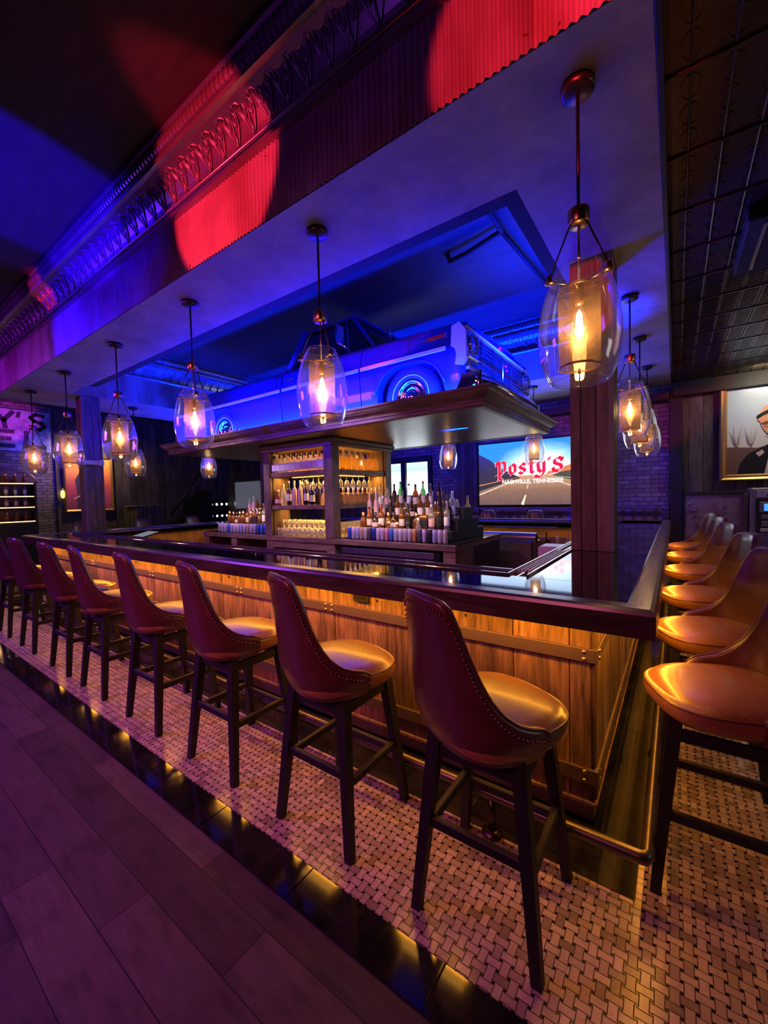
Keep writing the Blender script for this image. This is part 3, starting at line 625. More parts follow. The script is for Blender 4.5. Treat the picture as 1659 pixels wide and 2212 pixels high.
# ================================================================== STOOLS
def loft_leather(tp):
    pass
def make_stool():
    t = thing('bar_stool', '', 'bar stool')
    for sx in (-1, 1):
        for sy in (-1, 1): MB().taper((sx*.215, sy*.21, 0.0045), (sx*.150, sy*.150, .665), .017, .024).build('leg', 'blackwood', t)
    def rung(z, a, b_, ax, sgn, hw=.012, hh=.018):
        f = .215-.065*z/.665; g_ = .21-.06*z/.665; m = MB()
        if ax == 'x': m.box(-f, f, sgn*g_-hw, sgn*g_+hw, z-hh, z+hh, .003)
        else: m.box(sgn*f-hw, sgn*f+hw, -g_, g_, z-hh, z+hh, .003)
        m.build('rung', 'blackwood', t)
    rung(.335, 0, 0, 'x', -1); rung(.26, 0, 0, 'x', 1); rung(.30, 0, 0, 'y', -1); rung(.30, 0, 0, 'y', 1)
    rung(.60, 0, 0, 'x', -1, .012, .022); rung(.60, 0, 0, 'x', 1, .012, .022); rung(.60, 0, 0, 'y', -1, .012, .022); rung(.60, 0, 0, 'y', 1, .012, .022)
    MB().lathe([(0, .625), (.10, .625), (.10, .665), (0, .665)], (0, 0, 0), 20).box(-.16, .16, -.16, .16, .645, .668, .004).build('swivel_plate', 'blackmetal', t)
    # seat cushion: superellipse, domed, waterfall edge
    def se(a, rx, ry, p=3.0): c, s_ = math.cos(a), math.sin(a); return rx*math.copysign(abs(c)**(2/p), c), ry*math.copysign(abs(s_)**(2/p), s_)
    m = MB(); n = 48; rings = []
    lv = [(.0, .664), (.80, .664), (.93, .668), (.985, .684), (1.0, .705), (1.0, .722), (.985, .735), (.968, .738), (.955, .744), (.90, .757), (.75, .766), (.5, .772), (.25, .775), (0.001, .776)]
    for s_, z in lv:
        R = []
        for i in range(n):
            x, y = se(2*PI*i/n, .245*max(s_, .001), .245*max(s_, .001)); wd = 1-.10*max(0, y/.245)*s_ if True else 1
            zz = z
            if z > .74: zz += .010*(y/.245)**2*(1 if y < 0 else -1.3)
            R.append((x*wd, y, zz))
        rings.append(R)
    m.grid(rings, True, True); m.build('seat', 'leather', t)
    pp = []
    for i in range(n): x, y = se(2*PI*i/n, .242, .242); pp.append((x*(1-.10*max(0, y/.245)), y, .7365-(.008*max(0, y/.245))))
    pp.append(pp[0]); pp.append(pp[1]); MB().tube(pp, .0042, 6, False).build('piping', 'leather_back', [c for c in t.children if c.name.startswith('seat')][0])
    # bucket back: arc round the rear, height sweeping down to the sides
    n = 56
    def top(u):  # u -1..1 around
        a = abs(u)*100; T = [(0, 1.176), (12, 1.174), (22, 1.166), (29, 1.145), (35, 1.09), (41, 1.01), (48, .935), (56, .872), (66, .825), (78, .79), (90, .768), (97, .758), (100, .735)]
        for (p, z0), (q, z1) in zip(T[:-1], T[1:]):
            if a <= q: k = (a-p)/(q-p); return z0+(z1-z0)*k
        return .735
    outer, inner, rim = [], [], []
    for i in range(n+1):
        u = -1+2*i/n; ang = -PI/2+u*math.radians(91); zt_ = top(u); O, I = [], []
        def P(ang, z, off):
            lean = .055*max(0, (z-.70)/.47)**1.2; squeeze = 1-.10*max(0, (z-.75)/.42); bel = -.03*max(0, (.74-z)/.08)
            x, y = se(ang, (.262+off+bel)*squeeze, .262+off+bel, 2.7); y = y-lean*max(0, -math.sin(ang)); return (x, y, z)
        for k in range(11): z = .655+(zt_-.655)*k/10; O.append(P(ang, z, 0))
        for k in range(11): z = zt_-(zt_-.70)*k/10; I.append(P(ang, z, -.038))
        cap = [P(ang, zt_+.010, -.006), P(ang, zt_+.015, -.019), P(ang, zt_+.010, -.032)]
        outer.append(O); inner.append(I); rim.append([O[-1]]+cap+[I[0]])
    m = MB(); m.grid([o_+r_[1:4]+i_ for o_, r_, i_ in zip(outer, rim, inner)])
    for e in (0, n):
        loop = outer[e]+rim[e][1:4]+inner[e]; m.add(loop, [tuple(range(len(loop)))])
    bk = m.build('backrest', 'leather_back', t)
    for side, off in (('o', .004),):
        nl = []; pl = []
        for i in range(0, n*3+1):
            u = -1+2*i/(n*3); ang = -PI/2+u*math.radians(91); zt_ = top(u)-.022
            lean = .055*max(0, (zt_-.70)/.47)**1.2; sq = 1-.10*max(0, (zt_-.75)/.42); x, y = se(ang, .262*sq, .262, 2.7); y -= lean*max(0, -math.sin(ang)); q = 1.008
            pl.append((x*q, y*q, zt_))
        m = MB(); acc = 0; last = Vector(pl[0])
        for p in pl:
            acc += (Vector(p)-last).length; last = Vector(p)
            if acc > .0135: m.lathe([(0, -.0052), (.0052, -.001), (.0052, .001), (0, .0052)], p, 6); acc = 0
        m.build('nailhead_trim', 'nail', bk)
        m = MB().tube([(x_, y_, z_+.034) for x_, y_, z_ in [(p[0]*.965, p[1]*.965, p[2]) for p in pl[::3]]], .006, 6); m.build('piping', 'leather_back', bk)
    return t
def stool(x, y, base, swiv, label, group):
    o = place('stool', make_stool, (x, y, 0), base, label, group)
    for c in o.children:
        if c.name.split('.')[0] in ('seat', 'backrest'): c.rotation_euler.z = swiv
    return o
bpy.context.view_layer.update()
FX = [-.556, -1.31, -2.11, -2.93, -3.78, -4.54, -5.51, -6.42, -7.25]
SW = [-27, -20, -12, -8, -10, 2, 8, 12, 4]
for i, (x, a) in enumerate(zip(FX, SW)):
    stool(x, 1.43, 0, math.radians(a), 'burgundy leather bar stool along the front of the bar, %s from the near corner' % ORD[i], 'bar stools along the front')
for i, y in enumerate([1.99, 2.80, 3.75, 4.85, 5.9, 6.9]):
    stool(.15, y, PI/2, math.radians((24, 26, 22, 27, 23, 24)[i]), 'tan and burgundy leather bar stool on the right side, %s from the near corner' % ORD[i], 'bar stools on the right side')
for i, x in enumerate([-1.2, -2.1, -3.0, -3.9, -4.8]):
    stool(x, 7.42, PI, 0, 'dark leather stool behind the rear counter, %s from the right' % ORD[i], 'bar stools at the rear')
for i, y in enumerate([2.7, 3.7, 4.7, 5.7]):
    stool(-8.22, y, -PI/2, 0, 'dark leather stool beyond the left counter end, %s from the front' % ORD[i], 'bar stools at the left end')
# ================================================================== PENDANTS
def make_pendant():
    t = thing('pendant_lamp', '', 'pendant lamp')     # origin: underside of soffit
    MB().lathe([(0, 0), (.066, 0), (.066, -.03), (.058, -.036), (0, -.038)], (0, 0, 0), 28).build('canopy', 'bronze', t)
    MB().tube([(0, 0, -.03), (0, 0, -.52)], .0075, 8).build('stem', 'blackmetal', t)
    MB().lathe([(0, -.510), (.040, -.512), (.043, -.516), (.043, -.572), (.040, -.577), (0, -.578)], (0, 0, 0), 20).build('hub', 'brass', t)
    MB().tube([(0, 0, -.57), (0, 0, -.825)], .0045, 8).build('inner_rod', 'brass', t)
    for k in range(3):
        a = math.radians(100+120*k); c, s_ = math.cos(a), math.sin(a)
        o = MB().tube([(c*.034, s_*.034, -.57), (c*.075, s_*.075, -.67), (c*.128, s_*.128, -.80)], .004, 6).build('arm', 'bronze', t)
        MB().lathe([(0, .02), (.011, .02), (.011, -.005), (.02, -.007), (.02, -.013), (0, -.015)], (c*.130, s_*.130, -.81), 10).tube([(c*.135, s_*.135, -.815), (c*.02, s_*.02, -.825)], .004, 6).build('clamp', 'brass', o)
    pr = [(.092, -.757), (.115, -.80), (.138, -.86), (.155, -.93), (.165, -1.0), (.166, -1.06), (.158, -1.13), (.142, -1.19), (.122, -1.232), (.112, -1.240), (.105, -1.238), (.116, -1.228), (.137, -1.188), (.154, -1.13), (.162, -1.06), (.161, -1.0), (.151, -.93), (.134, -.86), (.111, -.80), (.089, -.758), (.092, -.757)]
    MB().lathe(pr, (0, 0, 0), 40).build('glass_globe', 'glass', t)
    MB().lathe([(.094, -.757), (.0925, -.754), (.090, -.757), (.0925, -.760), (.094, -.757)], (0, 0, 0), 40).build('rim', 'glass', t)
    sh = MB().lathe([(.083, -.845), (.083, -1.175)], (0, 0, 0), 36).build('mesh_shade', 'shade', t)
    MB().lathe([(.084, -.843), (.084, -.851), (.081, -.851)], (0, 0, 0), 36).lathe([(.0845, -1.168), (.0845, -1.178), (.081, -1.178)], (0, 0, 0), 36).tube([(-.083, 0, -.847), (.083, 0, -.847)], .003, 5).tube([(0, -.083, -.847), (0, .083, -.847)], .003, 5).build('shade_ring', 'brass', sh)
    MB().lathe([(0, -.825), (.018, -.83), (.02, -.90), (.016, -.91), (0, -.912)], (0, 0, 0), 14).build('socket', 'brass', t)
    b = MB().lathe([(.012, -.91), (.018, -.935), (.030, -.97), (.033, -1.0), (.028, -1.03), (.012, -1.055), (0, -1.06)], (0, 0, 0), 16).build('bulb', 'glass', t)
    MB().lathe([(0, -.93), (.009, -.945), (.014, -.98), (.014, -1.01), (.008, -1.035), (0, -1.04)], (0, 0, 0), 10).build('filament', 'bulb_glow', b)
    MB().tube([(0, 0, -1.175), (0, 0, -1.24)], .003, 6).lathe([(0, -1.175), (.007, -1.185), (.007, -1.20), (0, -1.205)], (0, 0, 0), 8).build('finial', 'brass', t)
    return t
PEN = [(-.34, 1.95, 'largest clear glass pendant lamp at the near corner of the bar'),
       (-1.87, 1.95, 'clear glass pendant lamp over the front bar, second from the near corner'),
       (-3.40, 1.95, 'clear glass pendant lamp over the front bar, third from the near corner'),
       (-4.90, 1.95, 'clear glass pendant lamp over the front bar, fourth from the near corner'),
       (-6.43, 1.95, 'clear glass pendant lamp over the front bar, fifth from the near corner'),
       (-7.88, 1.95, 'clear glass pendant lamp at the far left corner of the front bar'),
       (-.335, 4.27, 'glass pendant lamp over the right side of the bar, just beyond the column'),
       (-.335, 5.48, 'glass pendant lamp over the right side of the bar, second beyond the column'),
       (-.33, 6.82, 'glass pendant lamp over the right side of the bar, farthest back'),
       (-1.88, 6.85, 'small glass pendant lamp in front of the large screen'),
       (-3.45, 6.90, 'small glass pendant lamp left of the large screen, below the deck'),
       (-7.95, 3.40, 'small glass pendant lamp over the left bar end, nearer one'),
       (-8.0, 4.85, 'small glass pendant lamp over the left bar end, farther one')]
for x, y, lb in PEN:
    place('pendant', make_pendant, (x, y, 3.226), random.uniform(-.1, .1), lb, 'glass pendant lamps')
    l = bpy.data.lights.new('pendant_light', 'POINT'); l.color = (1, .56, .22); l.energy = 5.5; l.shadow_soft_size = .03
    lo = bpy.data.objects.new('pendant_light', l); COL.objects.link(lo); lo.location = (x, y, 3.226-1.0)
# ================================================================== ISLAND
isl = thing('back_bar', 'stained wood back bar cabinet with open shelf tower and black openings below', 'cabinet', (-4.3, 4.6, 0))
def ip(m, name, mat, par=None):
    o = m.build(name, mat); o.parent = par or isl
    if par is None: o.matrix_parent_inverse = Matrix.Translation((4.3, -4.6, 0))
    return o
X0, X1, Y0, Y1, ZC = -6.75, -1.90, 3.93, 5.32, .97
ip(MB().box(X0, X1, Y0+.002, Y1, .90, ZC, .006), 'counter_top', 'oak')
for xa, xb in ((-3.60, X1+.004), (X0, -5.1)): ip(MB().box(xa, xb, Y0+.05, Y1, ZC+.001, ZC+.006), 'glossy_surface', 'resin')
m = MB().box(X0+.02, X1-.02, Y0+.5, Y1-.02, 0, .90)
for xa in (-6.75, -5.95, -5.04, -3.80, -2.06): m.box(xa, xa+.15, Y0+.02, Y0+.5, 0, .90, .003)
m.box(X0, X1-.01, Y0+.02, Y0+.5, 0, .10).box(-5.0, -3.7, Y0+.022, Y0+.05, .80, .90); ip(m, 'base_frame', 'oak')
ip(MB().box(X1-.03, X1-.012, Y0+.03, Y1-.03, 0, .90), 'end_panel', 'blackwood')
cl = MB().box(-3.60, -2.10, Y0+.03, Y0+.48, .12, .88, .01); co = ip(cl, 'bottle_cooler', 'blackmetal')
sub(MB().box(-3.52, -2.17, Y0+.015, Y0+.03, .80, .87, .003).box(-3.52, -2.17, Y0+.015, Y0+.03, .13, .775, .003), 'steel_door', 'steel', co)
sub(MB().box(-2.86, -2.83, Y0+.005, Y0+.015, .2, .7, .002), 'door_handle', 'black', co)
TX0, TX1, TY0, TY1 = -5.04, -3.645, Y0, 5.30
m = MB()
for (xa, ya) in ((TX0, TY0), (TX1-.15, TY0), (TX0, TY1-.15), (TX1-.15, TY1-.15)): ip(MB().box(xa, xa+.15, ya, ya+.15, ZC, 2.29, .004), 'corner_post', 'oak_z')
SH = ((1.835, 1.895), (1.36, 1.42))
for z0, z1 in SH:
    ip(MB().box(TX0+.02, TX1-.02, TY0+.02, TY0+.36, z0, z1, .003).box(TX1-.36, TX1-.02, TY0+.36, TY1-.02, z0, z1, .003).box(TX0+.02, TX0+.36, TY0+.36, TY1-.02, z0, z1, .003).box(TX0+.36, TX1-.36, TY1-.36, TY1-.02, z0, z1, .003), 'shelf', 'oak')
ip(MB().box(TX0-.05, TX1+.05, TY0-.05, TY1+.05, 2.235, 2.31, .02).box(TX0-.02, TX1+.02, TY0-.02, TY1+.02, 2.20, 2.24, .006), 'top_moulding', 'oak')
ip(MB().box(TX0+.15, TX0+.165, TY0+.05, TY0+.35, ZC, 2.2), 'side_panel', 'oak_z'); ip(MB().box(TX1-.35, TX1-.05, TY1-.165, TY1-.15, ZC, 2.2), 'side_panel', 'oak_z')
m = MB()
for z0, z1 in SH: m.box(TX0+.3, TX1-.3, TY0+.30, TY0+.305, z0-.008, z0-.004).box(TX1-.31, TX1-.305, TY0+.3, TY1-.3, z0-.008, z0-.004)
m.box(TX0+.2, TX1-.2, TY0+.31, TY0+.32, 1.90, 1.906).box(TX1-.32, TX1-.31, TY0+.2, TY1-.2, 1.90, 1.906)
ip(m, 'shelf_led', 'amber')
for (p, t_, sx, sy, pw) in (((-4.34, TY0+.16, 2.19), (-4.34, TY0+.16, 1), 1.0, .03, 4), ((-4.34, TY0+.18, 1.828), (-4.34, TY0+.18, 1), 1.0, .03, 10), ((-4.34, TY0+.25, 1.352), (-4.34, TY0+.25, 0), 1.0, .1, 5),
                            ((TX1-.16, 4.6, 1.828), (TX1-.16, 4.6, 1), .03, 1.0, 10), ((TX1-.25, 4.6, 1.352), (TX1-.25, 4.6, 0), .1, 1.0, 5), ((-4.34, TY0+.2, 1.91), (-4.34, TY0+.2, 3), 1.0, .03, 3), ((TX1-.18, 4.6, 1.91), (TX1-.18, 4.6, 3), .03, 1.0, 4)):
    l = bpy.data.lights.new('shelf_light', 'AREA'); l.shape = 'RECTANGLE'; l.size = sx; l.size_y = sy; l.energy = pw*1.3; l.color = (1, .47, .07)
    o = bpy.data.objects.new('shelf_light', l); COL.objects.link(o); o.location = p; o.rotation_euler = (0 if t_[2] < p[2] else PI, 0, 0)
# stepped liquor risers
def riser(x0, x1, label):
    t = thing('bottle_riser', label, 'bottle riser', ((x0+x1)/2, 4.62, .977)); h = (x1-x0)/2
    MB().box(-h, h, -.46, .46, 0, .12, .004).box(-h, h, -.30, .30, .12, .25, .004).box(-h, h, -.13, .13, .25, .38, .004).build('steps', 'blackwood', t)
    return t
riser(-3.5, -2.05, 'black stepped bottle riser on the right end of the back bar')
riser(-6.5, -5.15, 'black stepped bottle riser on the left end of the back bar')
for xc in (-2.8, -5.8): area('riser_fill_light', (xc, 4.11, 1.35), (xc, 4.3, 1.0), 1.3, .03, (1, .62, .25), 3)  # area lights added to brighten the riser bottles, no LED edge there
# ================================================================== BOTTLES
def bm_(name, col, rough=.1, **k): return plain(name, col, rough, 0, **k)
GL = {'amber': thin_glass('amber_spirit', (.52, .22, .06), .8, .03, 1.5, .3), 'clear': thin_glass('bottle_glass', (.93, .95, .96), .9, .03, 1.5, .14), 'green': thin_glass('green_glass', (.25, .55, .3), .8, .03, 1.5, .2),
      'dark': bm_('dark_bottle', (.03, .015, .01)), 'blue': thin_glass('blue_glass', (.2, .35, .8)), 'gold': thin_glass('pale_gold_spirit', (.95, .75, .3), .8, .03, 1.5, .3), 'tan': bm_('tan_bottle', (.45, .25, .1), .25), 'rose': bm_('rose_frosted_bottle', (.55, .35, .38), .3)}
LB = {'cream': plain('cream_label', (.62, .55, .48), .6), 'white': M['white'], 'black': M['black'], 'orange': plain('orange_label', (.65, .28, .06), .6), 'red': plain('red_label', (.5, .05, .05), .6), 'pink': plain('pink_label', (.6, .35, .40), .6)}
SHP = {'round': ([(0, 0), (.038, 0), (.04, .01), (.04, .17), (.034, .20), (.016, .225), (.014, .285), (0, .285)], (.0407, .045, .135), (.016, .275, .31)),
       'tall': ([(0, 0), (.033, 0), (.035, .01), (.035, .21), (.028, .235), (.013, .26), (.012, .33), (0, .33)], (.0357, .06, .16), (.0145, .32, .35)),
       'squat': ([(0, 0), (.05, 0), (.053, .015), (.052, .10), (.035, .15), (.018, .165), (.017, .20), (0, .20)], (.0532, .03, .09), (.024, .19, .235)),
       'square': ([(0, 0), (.052, 0), (.054, .008), (.054, .15), (.044, .172), (.018, .18), (.016, .225), (0, .225)], (.0546, .03, .13), (.02, .215, .26))}
M['tan'] = plain('cork_stopper', (.40, .24, .13), .7)
def make_bottle(shape, glass, label, cap):
    pr, lb, cp = SHP[shape]; n = 4 if shape == 'square' else 12
    t = thing('bottle', '', 'bottle')
    def sq(P): return [(r/ math.cos(PI/4)*.92 if shape == 'square' else r, z) for r, z in P]
    def L(P): m = MB(); m.lathe(sq(P), (0, 0, 0), n, 'Z', PI/4 if n == 4 else 0, 2*PI+(PI/4 if n == 4 else 0), n != 4); return m
    L(pr).build('glass_body', GL[glass], t)
    if label: L([(lb[0], lb[1]), (lb[0], lb[2])]).build('paper_label', LB[label], t)
    MB().lathe([(cp[0], cp[1]), (cp[0], cp[2]), (0, cp[2]+.002)], (0, 0, 0), 8).build('cap', M[cap] if cap in M else LB[cap], t)
    return t
def bottle(kind, x, y, z, label, group, rz=0, sc=1):
    return place(('b',)+kind, lambda: make_bottle(*kind), (x, y, z), rz, label, group, sc)
R_ = random.Random(11)
z = 1.896
for i in range(10):
    bottle(('square', 'clear', 'white', 'black'), -4.86+i*.108, TY0+.085, z, 'square bottle with violet-lit label on the top front shelf, %s from the left' % ORD[i], 'front row on the top shelf')
for i in range(8):
    bottle(('tall', 'amber', None, 'black'), -4.70+i*.115, TY0+.22, z, 'tall dark-capped bottle, back row of top front shelf, %s from left' % ORD[i], 'back row on the top shelf')
for i in range(7):
    bottle(('square', 'gold', None, 'tan'), TX1-.085, TY0+.26+i*.128, z, 'cork-topped square bottle on the top right-hand shelf, %s from the near post' % ORD[i], 'top right-hand shelf bottles')
for i in range(6):
    bottle(('tall', 'clear', None, 'tan'), TX1-.22, TY0+.24+i*.13, z, 'tall corked bottle, top right-hand shelf back row, %s from near post' % ORD[i], 'back row right-hand top shelf')
z = 1.421
MX = [('squat', 'amber', 'pink', 'brass'), ('round', 'clear', None, 'brass'), ('tall', 'dark', 'white', 'brass'), ('tall', 'rose', None, 'cream'), ('tall', 'rose', None, 'cream'), ('tall', 'dark', 'white', 'brass'), ('round', 'blue', 'cream', 'brass'), ('tall', 'dark', None, 'black'), ('squat', 'gold', None, 'brass')]
NM = ['squat amber', 'clear round', 'dark white-labelled', 'frosted rose tall', 'frosted rose tall', 'dark white-labelled', 'bluish round', 'plain dark', 'squat brass-topped']
for i, (k, nm) in enumerate(zip(MX, NM)):
    bottle(k, -4.83+i*.118, TY0+.10, z, '%s bottle on the middle front shelf, %s from the left' % (nm, ORD[i]), 'middle front shelf bottles', 0, 1.0)
for i in range(9):
    bottle(('square', 'tan', 'orange', 'white'), TX1-.09, TY0+.215+i*.108, z, 'orange-labelled square bottle on the middle right-hand shelf, %s from the near post' % ORD[i], 'orange-labelled bottles', 0, .88)
# glasses
def make_tumbler():
    return tag(MB().lathe([(0, .006), (.028, .006), (.034, .05), (.037, .11), (.0355, .11), (.032, .05), (.026, .012), (0, .012)], (0, 0, 0), 12).build('tumbler', 'glassware'), None, 'glass')
def make_stem():
    return tag(MB().lathe([(0, 0), (.03, .001), (.03, .004), (.004, .01), (.0035, .075), (.02, .09), (.036, .125), (.036, .16), (.030, .195)], (0, 0, 0), 12).build('stemmed_glass', 'glassware'), None, 'glass')
M['glassware'] = thin_glass('bar_glassware', (.93, .93, .93), 1.0, .04, 1.7, .07)
k = 0
for r_ in range(3):
    for i in range(9):
        for lv_ in range(2 if r_ else 1):
            place('tum', make_tumbler, (-4.80+i*.105, TY0+.08+r_*.10, ZC+.004+lv_*.115), 0, 'upturned clear tumbler under the front shelves, row %s, %s from the left, %s tier' % (('front', 'middle', 'back')[r_], ORD[i], ('lower', 'upper')[lv_]), 'clear tumblers on the front counter'); k += 1
for i in range(8):
    for r_ in range(2):
        place('stem', make_stem, (TX1-.09-r_*.10, TY0+.20+i*.1, ZC+.004), 0, 'clear stemmed glass under the right-hand shelves, %s from the near post in the %s row' % (ORD[i], ('outer', 'inner')[r_]), 'stemmed glasses on the counter')
for i in range(6):
    o = place('stem', make_stem, (TX1-.12, TY0+.3+i*.13, 1.835), 0, 'clear wine glass hanging under the top right-hand shelf, %s from the near post' % ORD[i], 'hanging wine glasses'); o.rotation_euler = (PI, 0, 0)
for i in range(5):
    o = place('stem', make_stem, (-4.45+i*.11, TY0+.24, 1.835), 0, 'clear wine glass hanging under the top front shelf, %s from the left' % ORD[i], 'hanging glasses, front'); o.rotation_euler = (PI, 0, 0)
# cans along the counter edge
CC = [('blue', (.05, .10, .55)), ('silver', (.6, .6, .66)), ('silver-blue', (.45, .5, .75)), ('tan', (.55, .42, .30)), ('cream', (.62, .55, .52)), ('dark grey', (.10, .10, .14)), ('navy', (.03, .06, .30)), ('white', (.72, .68, .75)), ('lilac', (.60, .50, .75)), ('coral', (.75, .35, .35)), ('bright blue', (.08, .25, .75)), ('pale grey', (.55, .55, .60)), ('black', (.03, .03, .04)), ('amber', (.65, .35, .10))]
CM = {n: plain(n.replace(' ', '_')+'_can', c, .28, .35) for n, c in CC}
def make_can(col):
    def f():
        t = thing('drink_can', '', 'can')
        MB().lathe([(.022, 0), (.0285, .008), (.0285, .136), (.024, .146)], (0, 0, 0), 14).build('can_body', CM[col], t)
        MB().lathe([(.024, .146), (.025, .150), (.022, .149), (0, .148)], (0, 0, 0), 14).build('lid', 'steel', t)
        return t
    return f
seq = ['blue', 'silver', 'silver-blue', 'tan', 'cream', 'dark grey', 'navy', 'white', 'lilac', 'coral', 'bright blue', 'silver', 'white', 'pale grey', 'pale grey', 'amber', 'dark grey', 'lilac', 'black', 'silver-blue', 'silver', 'cream']
for i, c in enumerate(seq):
    place(('can', c), make_can(c), (-3.46+i*.066, Y0+.11, ZC+.0065), 0, '%s slim can in the right-hand row, %s from the left' % (c, ORD[i]), 'slim cans, right-hand row')
seq = ['pale grey', 'silver', 'silver', 'bright blue', 'lilac', 'white', 'white', 'silver-blue', 'lilac', 'tan', 'silver', 'silver-blue', 'blue', 'bright blue', 'blue']
for i, c in enumerate(seq):
    place(('can', c), make_can(c), (-6.40+i*.088, Y0+.11, ZC+.0065), 0, '%s slim can in the left-hand row, %s from the left' % (c, ORD[i]), 'slim cans, left-hand row')
# liquor on risers
KN = [(('round', 'amber', 'cream', 'black'), 'amber whiskey'), (('tall', 'clear', 'white', 'steel'), 'clear vodka'), (('squat', 'dark', 'cream', 'black'), 'squat dark'), (('tall', 'dark', 'black', 'black'), 'tall dark'), (('round', 'amber', 'white', 'red'), 'red-capped amber'), (('squat', 'amber', None, 'brass'), 'squat amber'), (('round', 'clear', 'pink', 'white'), 'pink-labelled clear'), (('tall', 'green', 'cream', 'brass'), 'green glass'), (('square', 'amber', 'black', 'black'), 'square amber'), (('tall', 'rose', None, 'cream'), 'frosted rose')]
def shelfrow(x0, x1, y, z, n, where, sd, pick=None):
    rr = random.Random(sd)
    for i in range(n):
        kk, nm = KN[pick[i % len(pick)] if pick else rr.randrange(len(KN))]
        bottle(kk, x0+(x1-x0)*(i+.5)/n+rr.uniform(-.008, .008), y+rr.uniform(-.01, .01), z, '%s bottle on the %s, %s from the left' % (nm, where, ORD[i]), where, rr.uniform(-.3, .3), rr.uniform(.88, 1.0))
zb = .977
shelfrow(-3.10, -2.40, 4.12, ZC+.0065, 5, 'counter right group behind the cans', 1, [5, 5, 5, 2, 6])
shelfrow(-3.45, -2.1, 4.24, zb+.121, 13, 'lowest step of the right riser', 2, [5, 0, 2, 4, 5, 2, 0, 3, 5, 8, 6, 3, 1])
shelfrow(-3.45, -2.1, 4.40, zb+.251, 12, 'second step of the right riser', 3, [9, 9, 6, 3, 0, 8, 2, 4, 0, 5, 3, 1])
shelfrow(-3.42, -2.4, 4.62, zb+.381, 9, 'top step of the right riser', 4, [1, 6, 3, 7, 1, 0, 7, 1, 3])
shelfrow(-6.45, -5.2, 4.24, zb+.121, 12, 'lowest step of the left riser', 5, [5, 5, 2, 5, 5, 0, 5, 8, 5, 1, 6, 3])
shelfrow(-6.1, -5.2, 4.40, zb+.251, 8, 'second step of the left riser', 6)
shelfrow(-5.8, -5.2, 4.62, zb+.381, 6, 'top step of the left riser', 7, [3, 3, 1, 7, 1, 8])
for i, (x, y, nm, kk) in enumerate([(-2.0, 4.75, 'pale gold tequila', ('tall', 'gold', None, 'tan')), (-2.03, 4.52, 'clear corked', ('round', 'clear', 'cream', 'tan')), (-2.06, 4.33, 'dark tall', ('tall', 'dark', None, 'black'))]):
    bottle(kk, x-.12, y, zb+.121 if y < 4.34 else zb+.121+(0 if i else 0), nm+' bottle at the right end of the right riser', None, 0, 1.15)
# bottles in rear rack, ice bin etc.
rk = thing('speed_rack', 'steel rack of bottles hanging behind the rear counter', 'rack', (-1.55, 6.24, .55))
MB().box(-.7, .7, -.06, .06, 0, .02).box(-.7, .7, -.07, -.06, 0, .14).box(-.7, .7, .06, .07, 0, .3).build('tray', 'steel', rk)
for i in range(9):
    kk, nm = KN[(i*3+1) % len(KN)]; bottle(kk, -2.15+i*.15, 6.24, .571, '%s bottle in the rack behind the rear counter, %s from the left' % (nm, ORD[i]), 'bottles in the rear rack')
ib = thing('ice_bin', 'steel ice bin with rounded lid behind the rear counter', 'ice bin', (-2.1, 5.85, 0))
MB().box(-.5, .5, -.15, .25, .25, .84, .02).build('body', 'steel', ib)
MB().lathe([(.07, -.52), (.07, .52)], (0, 0, .88), 16, 'X').build('lid', 'steel', ib)
for s_ in (-1, 1): MB().box(s_*.45-.02, s_*.45+.02, -.1, .2, 0, .25).build('leg', 'steel', ib)
pb = thing('receipt_printer', 'white box printer beside the right timber column', 'printer', (-.87, 3.74, .90))
MB().box(-.10, .10, -.12, .12, .0, .15, .012).build('body', 'white', pb); MB().box(-.07, .07, -.126, -.12, .06, .075).build('slot', 'black', pb)
MB().box(-.1, .1, -.12, .12, -.90, -.002).build('stand', 'blackmetal', pb)
rg = thing('register_screen', 'tilted flat point-of-sale screen behind the front bar at left', 'screen', (-5.93, 2.62, 1.02))
MB().prism([(-.16, -.11), (.16, -.11), (.16, .11), (-.16, .11)], lambda a, b: (a, b, .06+b*.25), lambda a, b: (a, b+.004, .045+b*.25)).build('bezel', 'black', rg)
MB().prism([(-.148, -.10), (.148, -.10), (.148, .10), (-.148, .10)], lambda a, b: (a, b-.001, .063+b*.25), lambda a, b: (a, b, .0605+b*.25)).build('display', glow('pos_display', (.45, .52, .58), .35), rg)
MB().lathe([(.02, -1.02), (.02, .05)], (0, 0, 0), 10).box(-.1, .1, -.08, .08, -1.02, -.98).build('post', 'blackmetal', rg)
# ================================================================== TRUCK DECK
dk = thing('truck_deck', 'hanging wooden deck with crown moulding carrying the blue pickup', 'deck', (-4.25, 4.7, 2.3))
def dp(m, name, mat): o = m.build(name, mat); o.parent = dk; o.matrix_parent_inverse = Matrix.Translation((4.25, -4.7, -2.3)); return o
DX0, DX1, DY0, DY1 = -7.12, -1.31, 3.44, 5.95
dp(MB().box(DX0+.12, DX1-.12, DY0+.12, DY1-.12, 2.312, 2.36), 'soffit_boards', 'bead')
cp_ = [(.0, 2.478), (.0, 2.455), (.012, 2.45), (.02, 2.43), (.045, 2.405), (.075, 2.385), (.085, 2.37), (.085, 2.355), (.095, 2.35), (.095, 2.318), (.11, 2.306), (.16, 2.306), (.16, 2.362), (.105, 2.365), (.10, 2.44), (.03, 2.462), (.03, 2.478)]
m = MB(); L_ = []
for o_, z in cp_+[cp_[0]]:
    L_.append([(DX0+o_, DY0+o_, z), (DX1-o_, DY0+o_, z), (DX1-o_, DY1-o_, z), (DX0+o_, DY1-o_, z)])
m.grid(L_, False, True); dp(m, 'crown_moulding', 'oak')
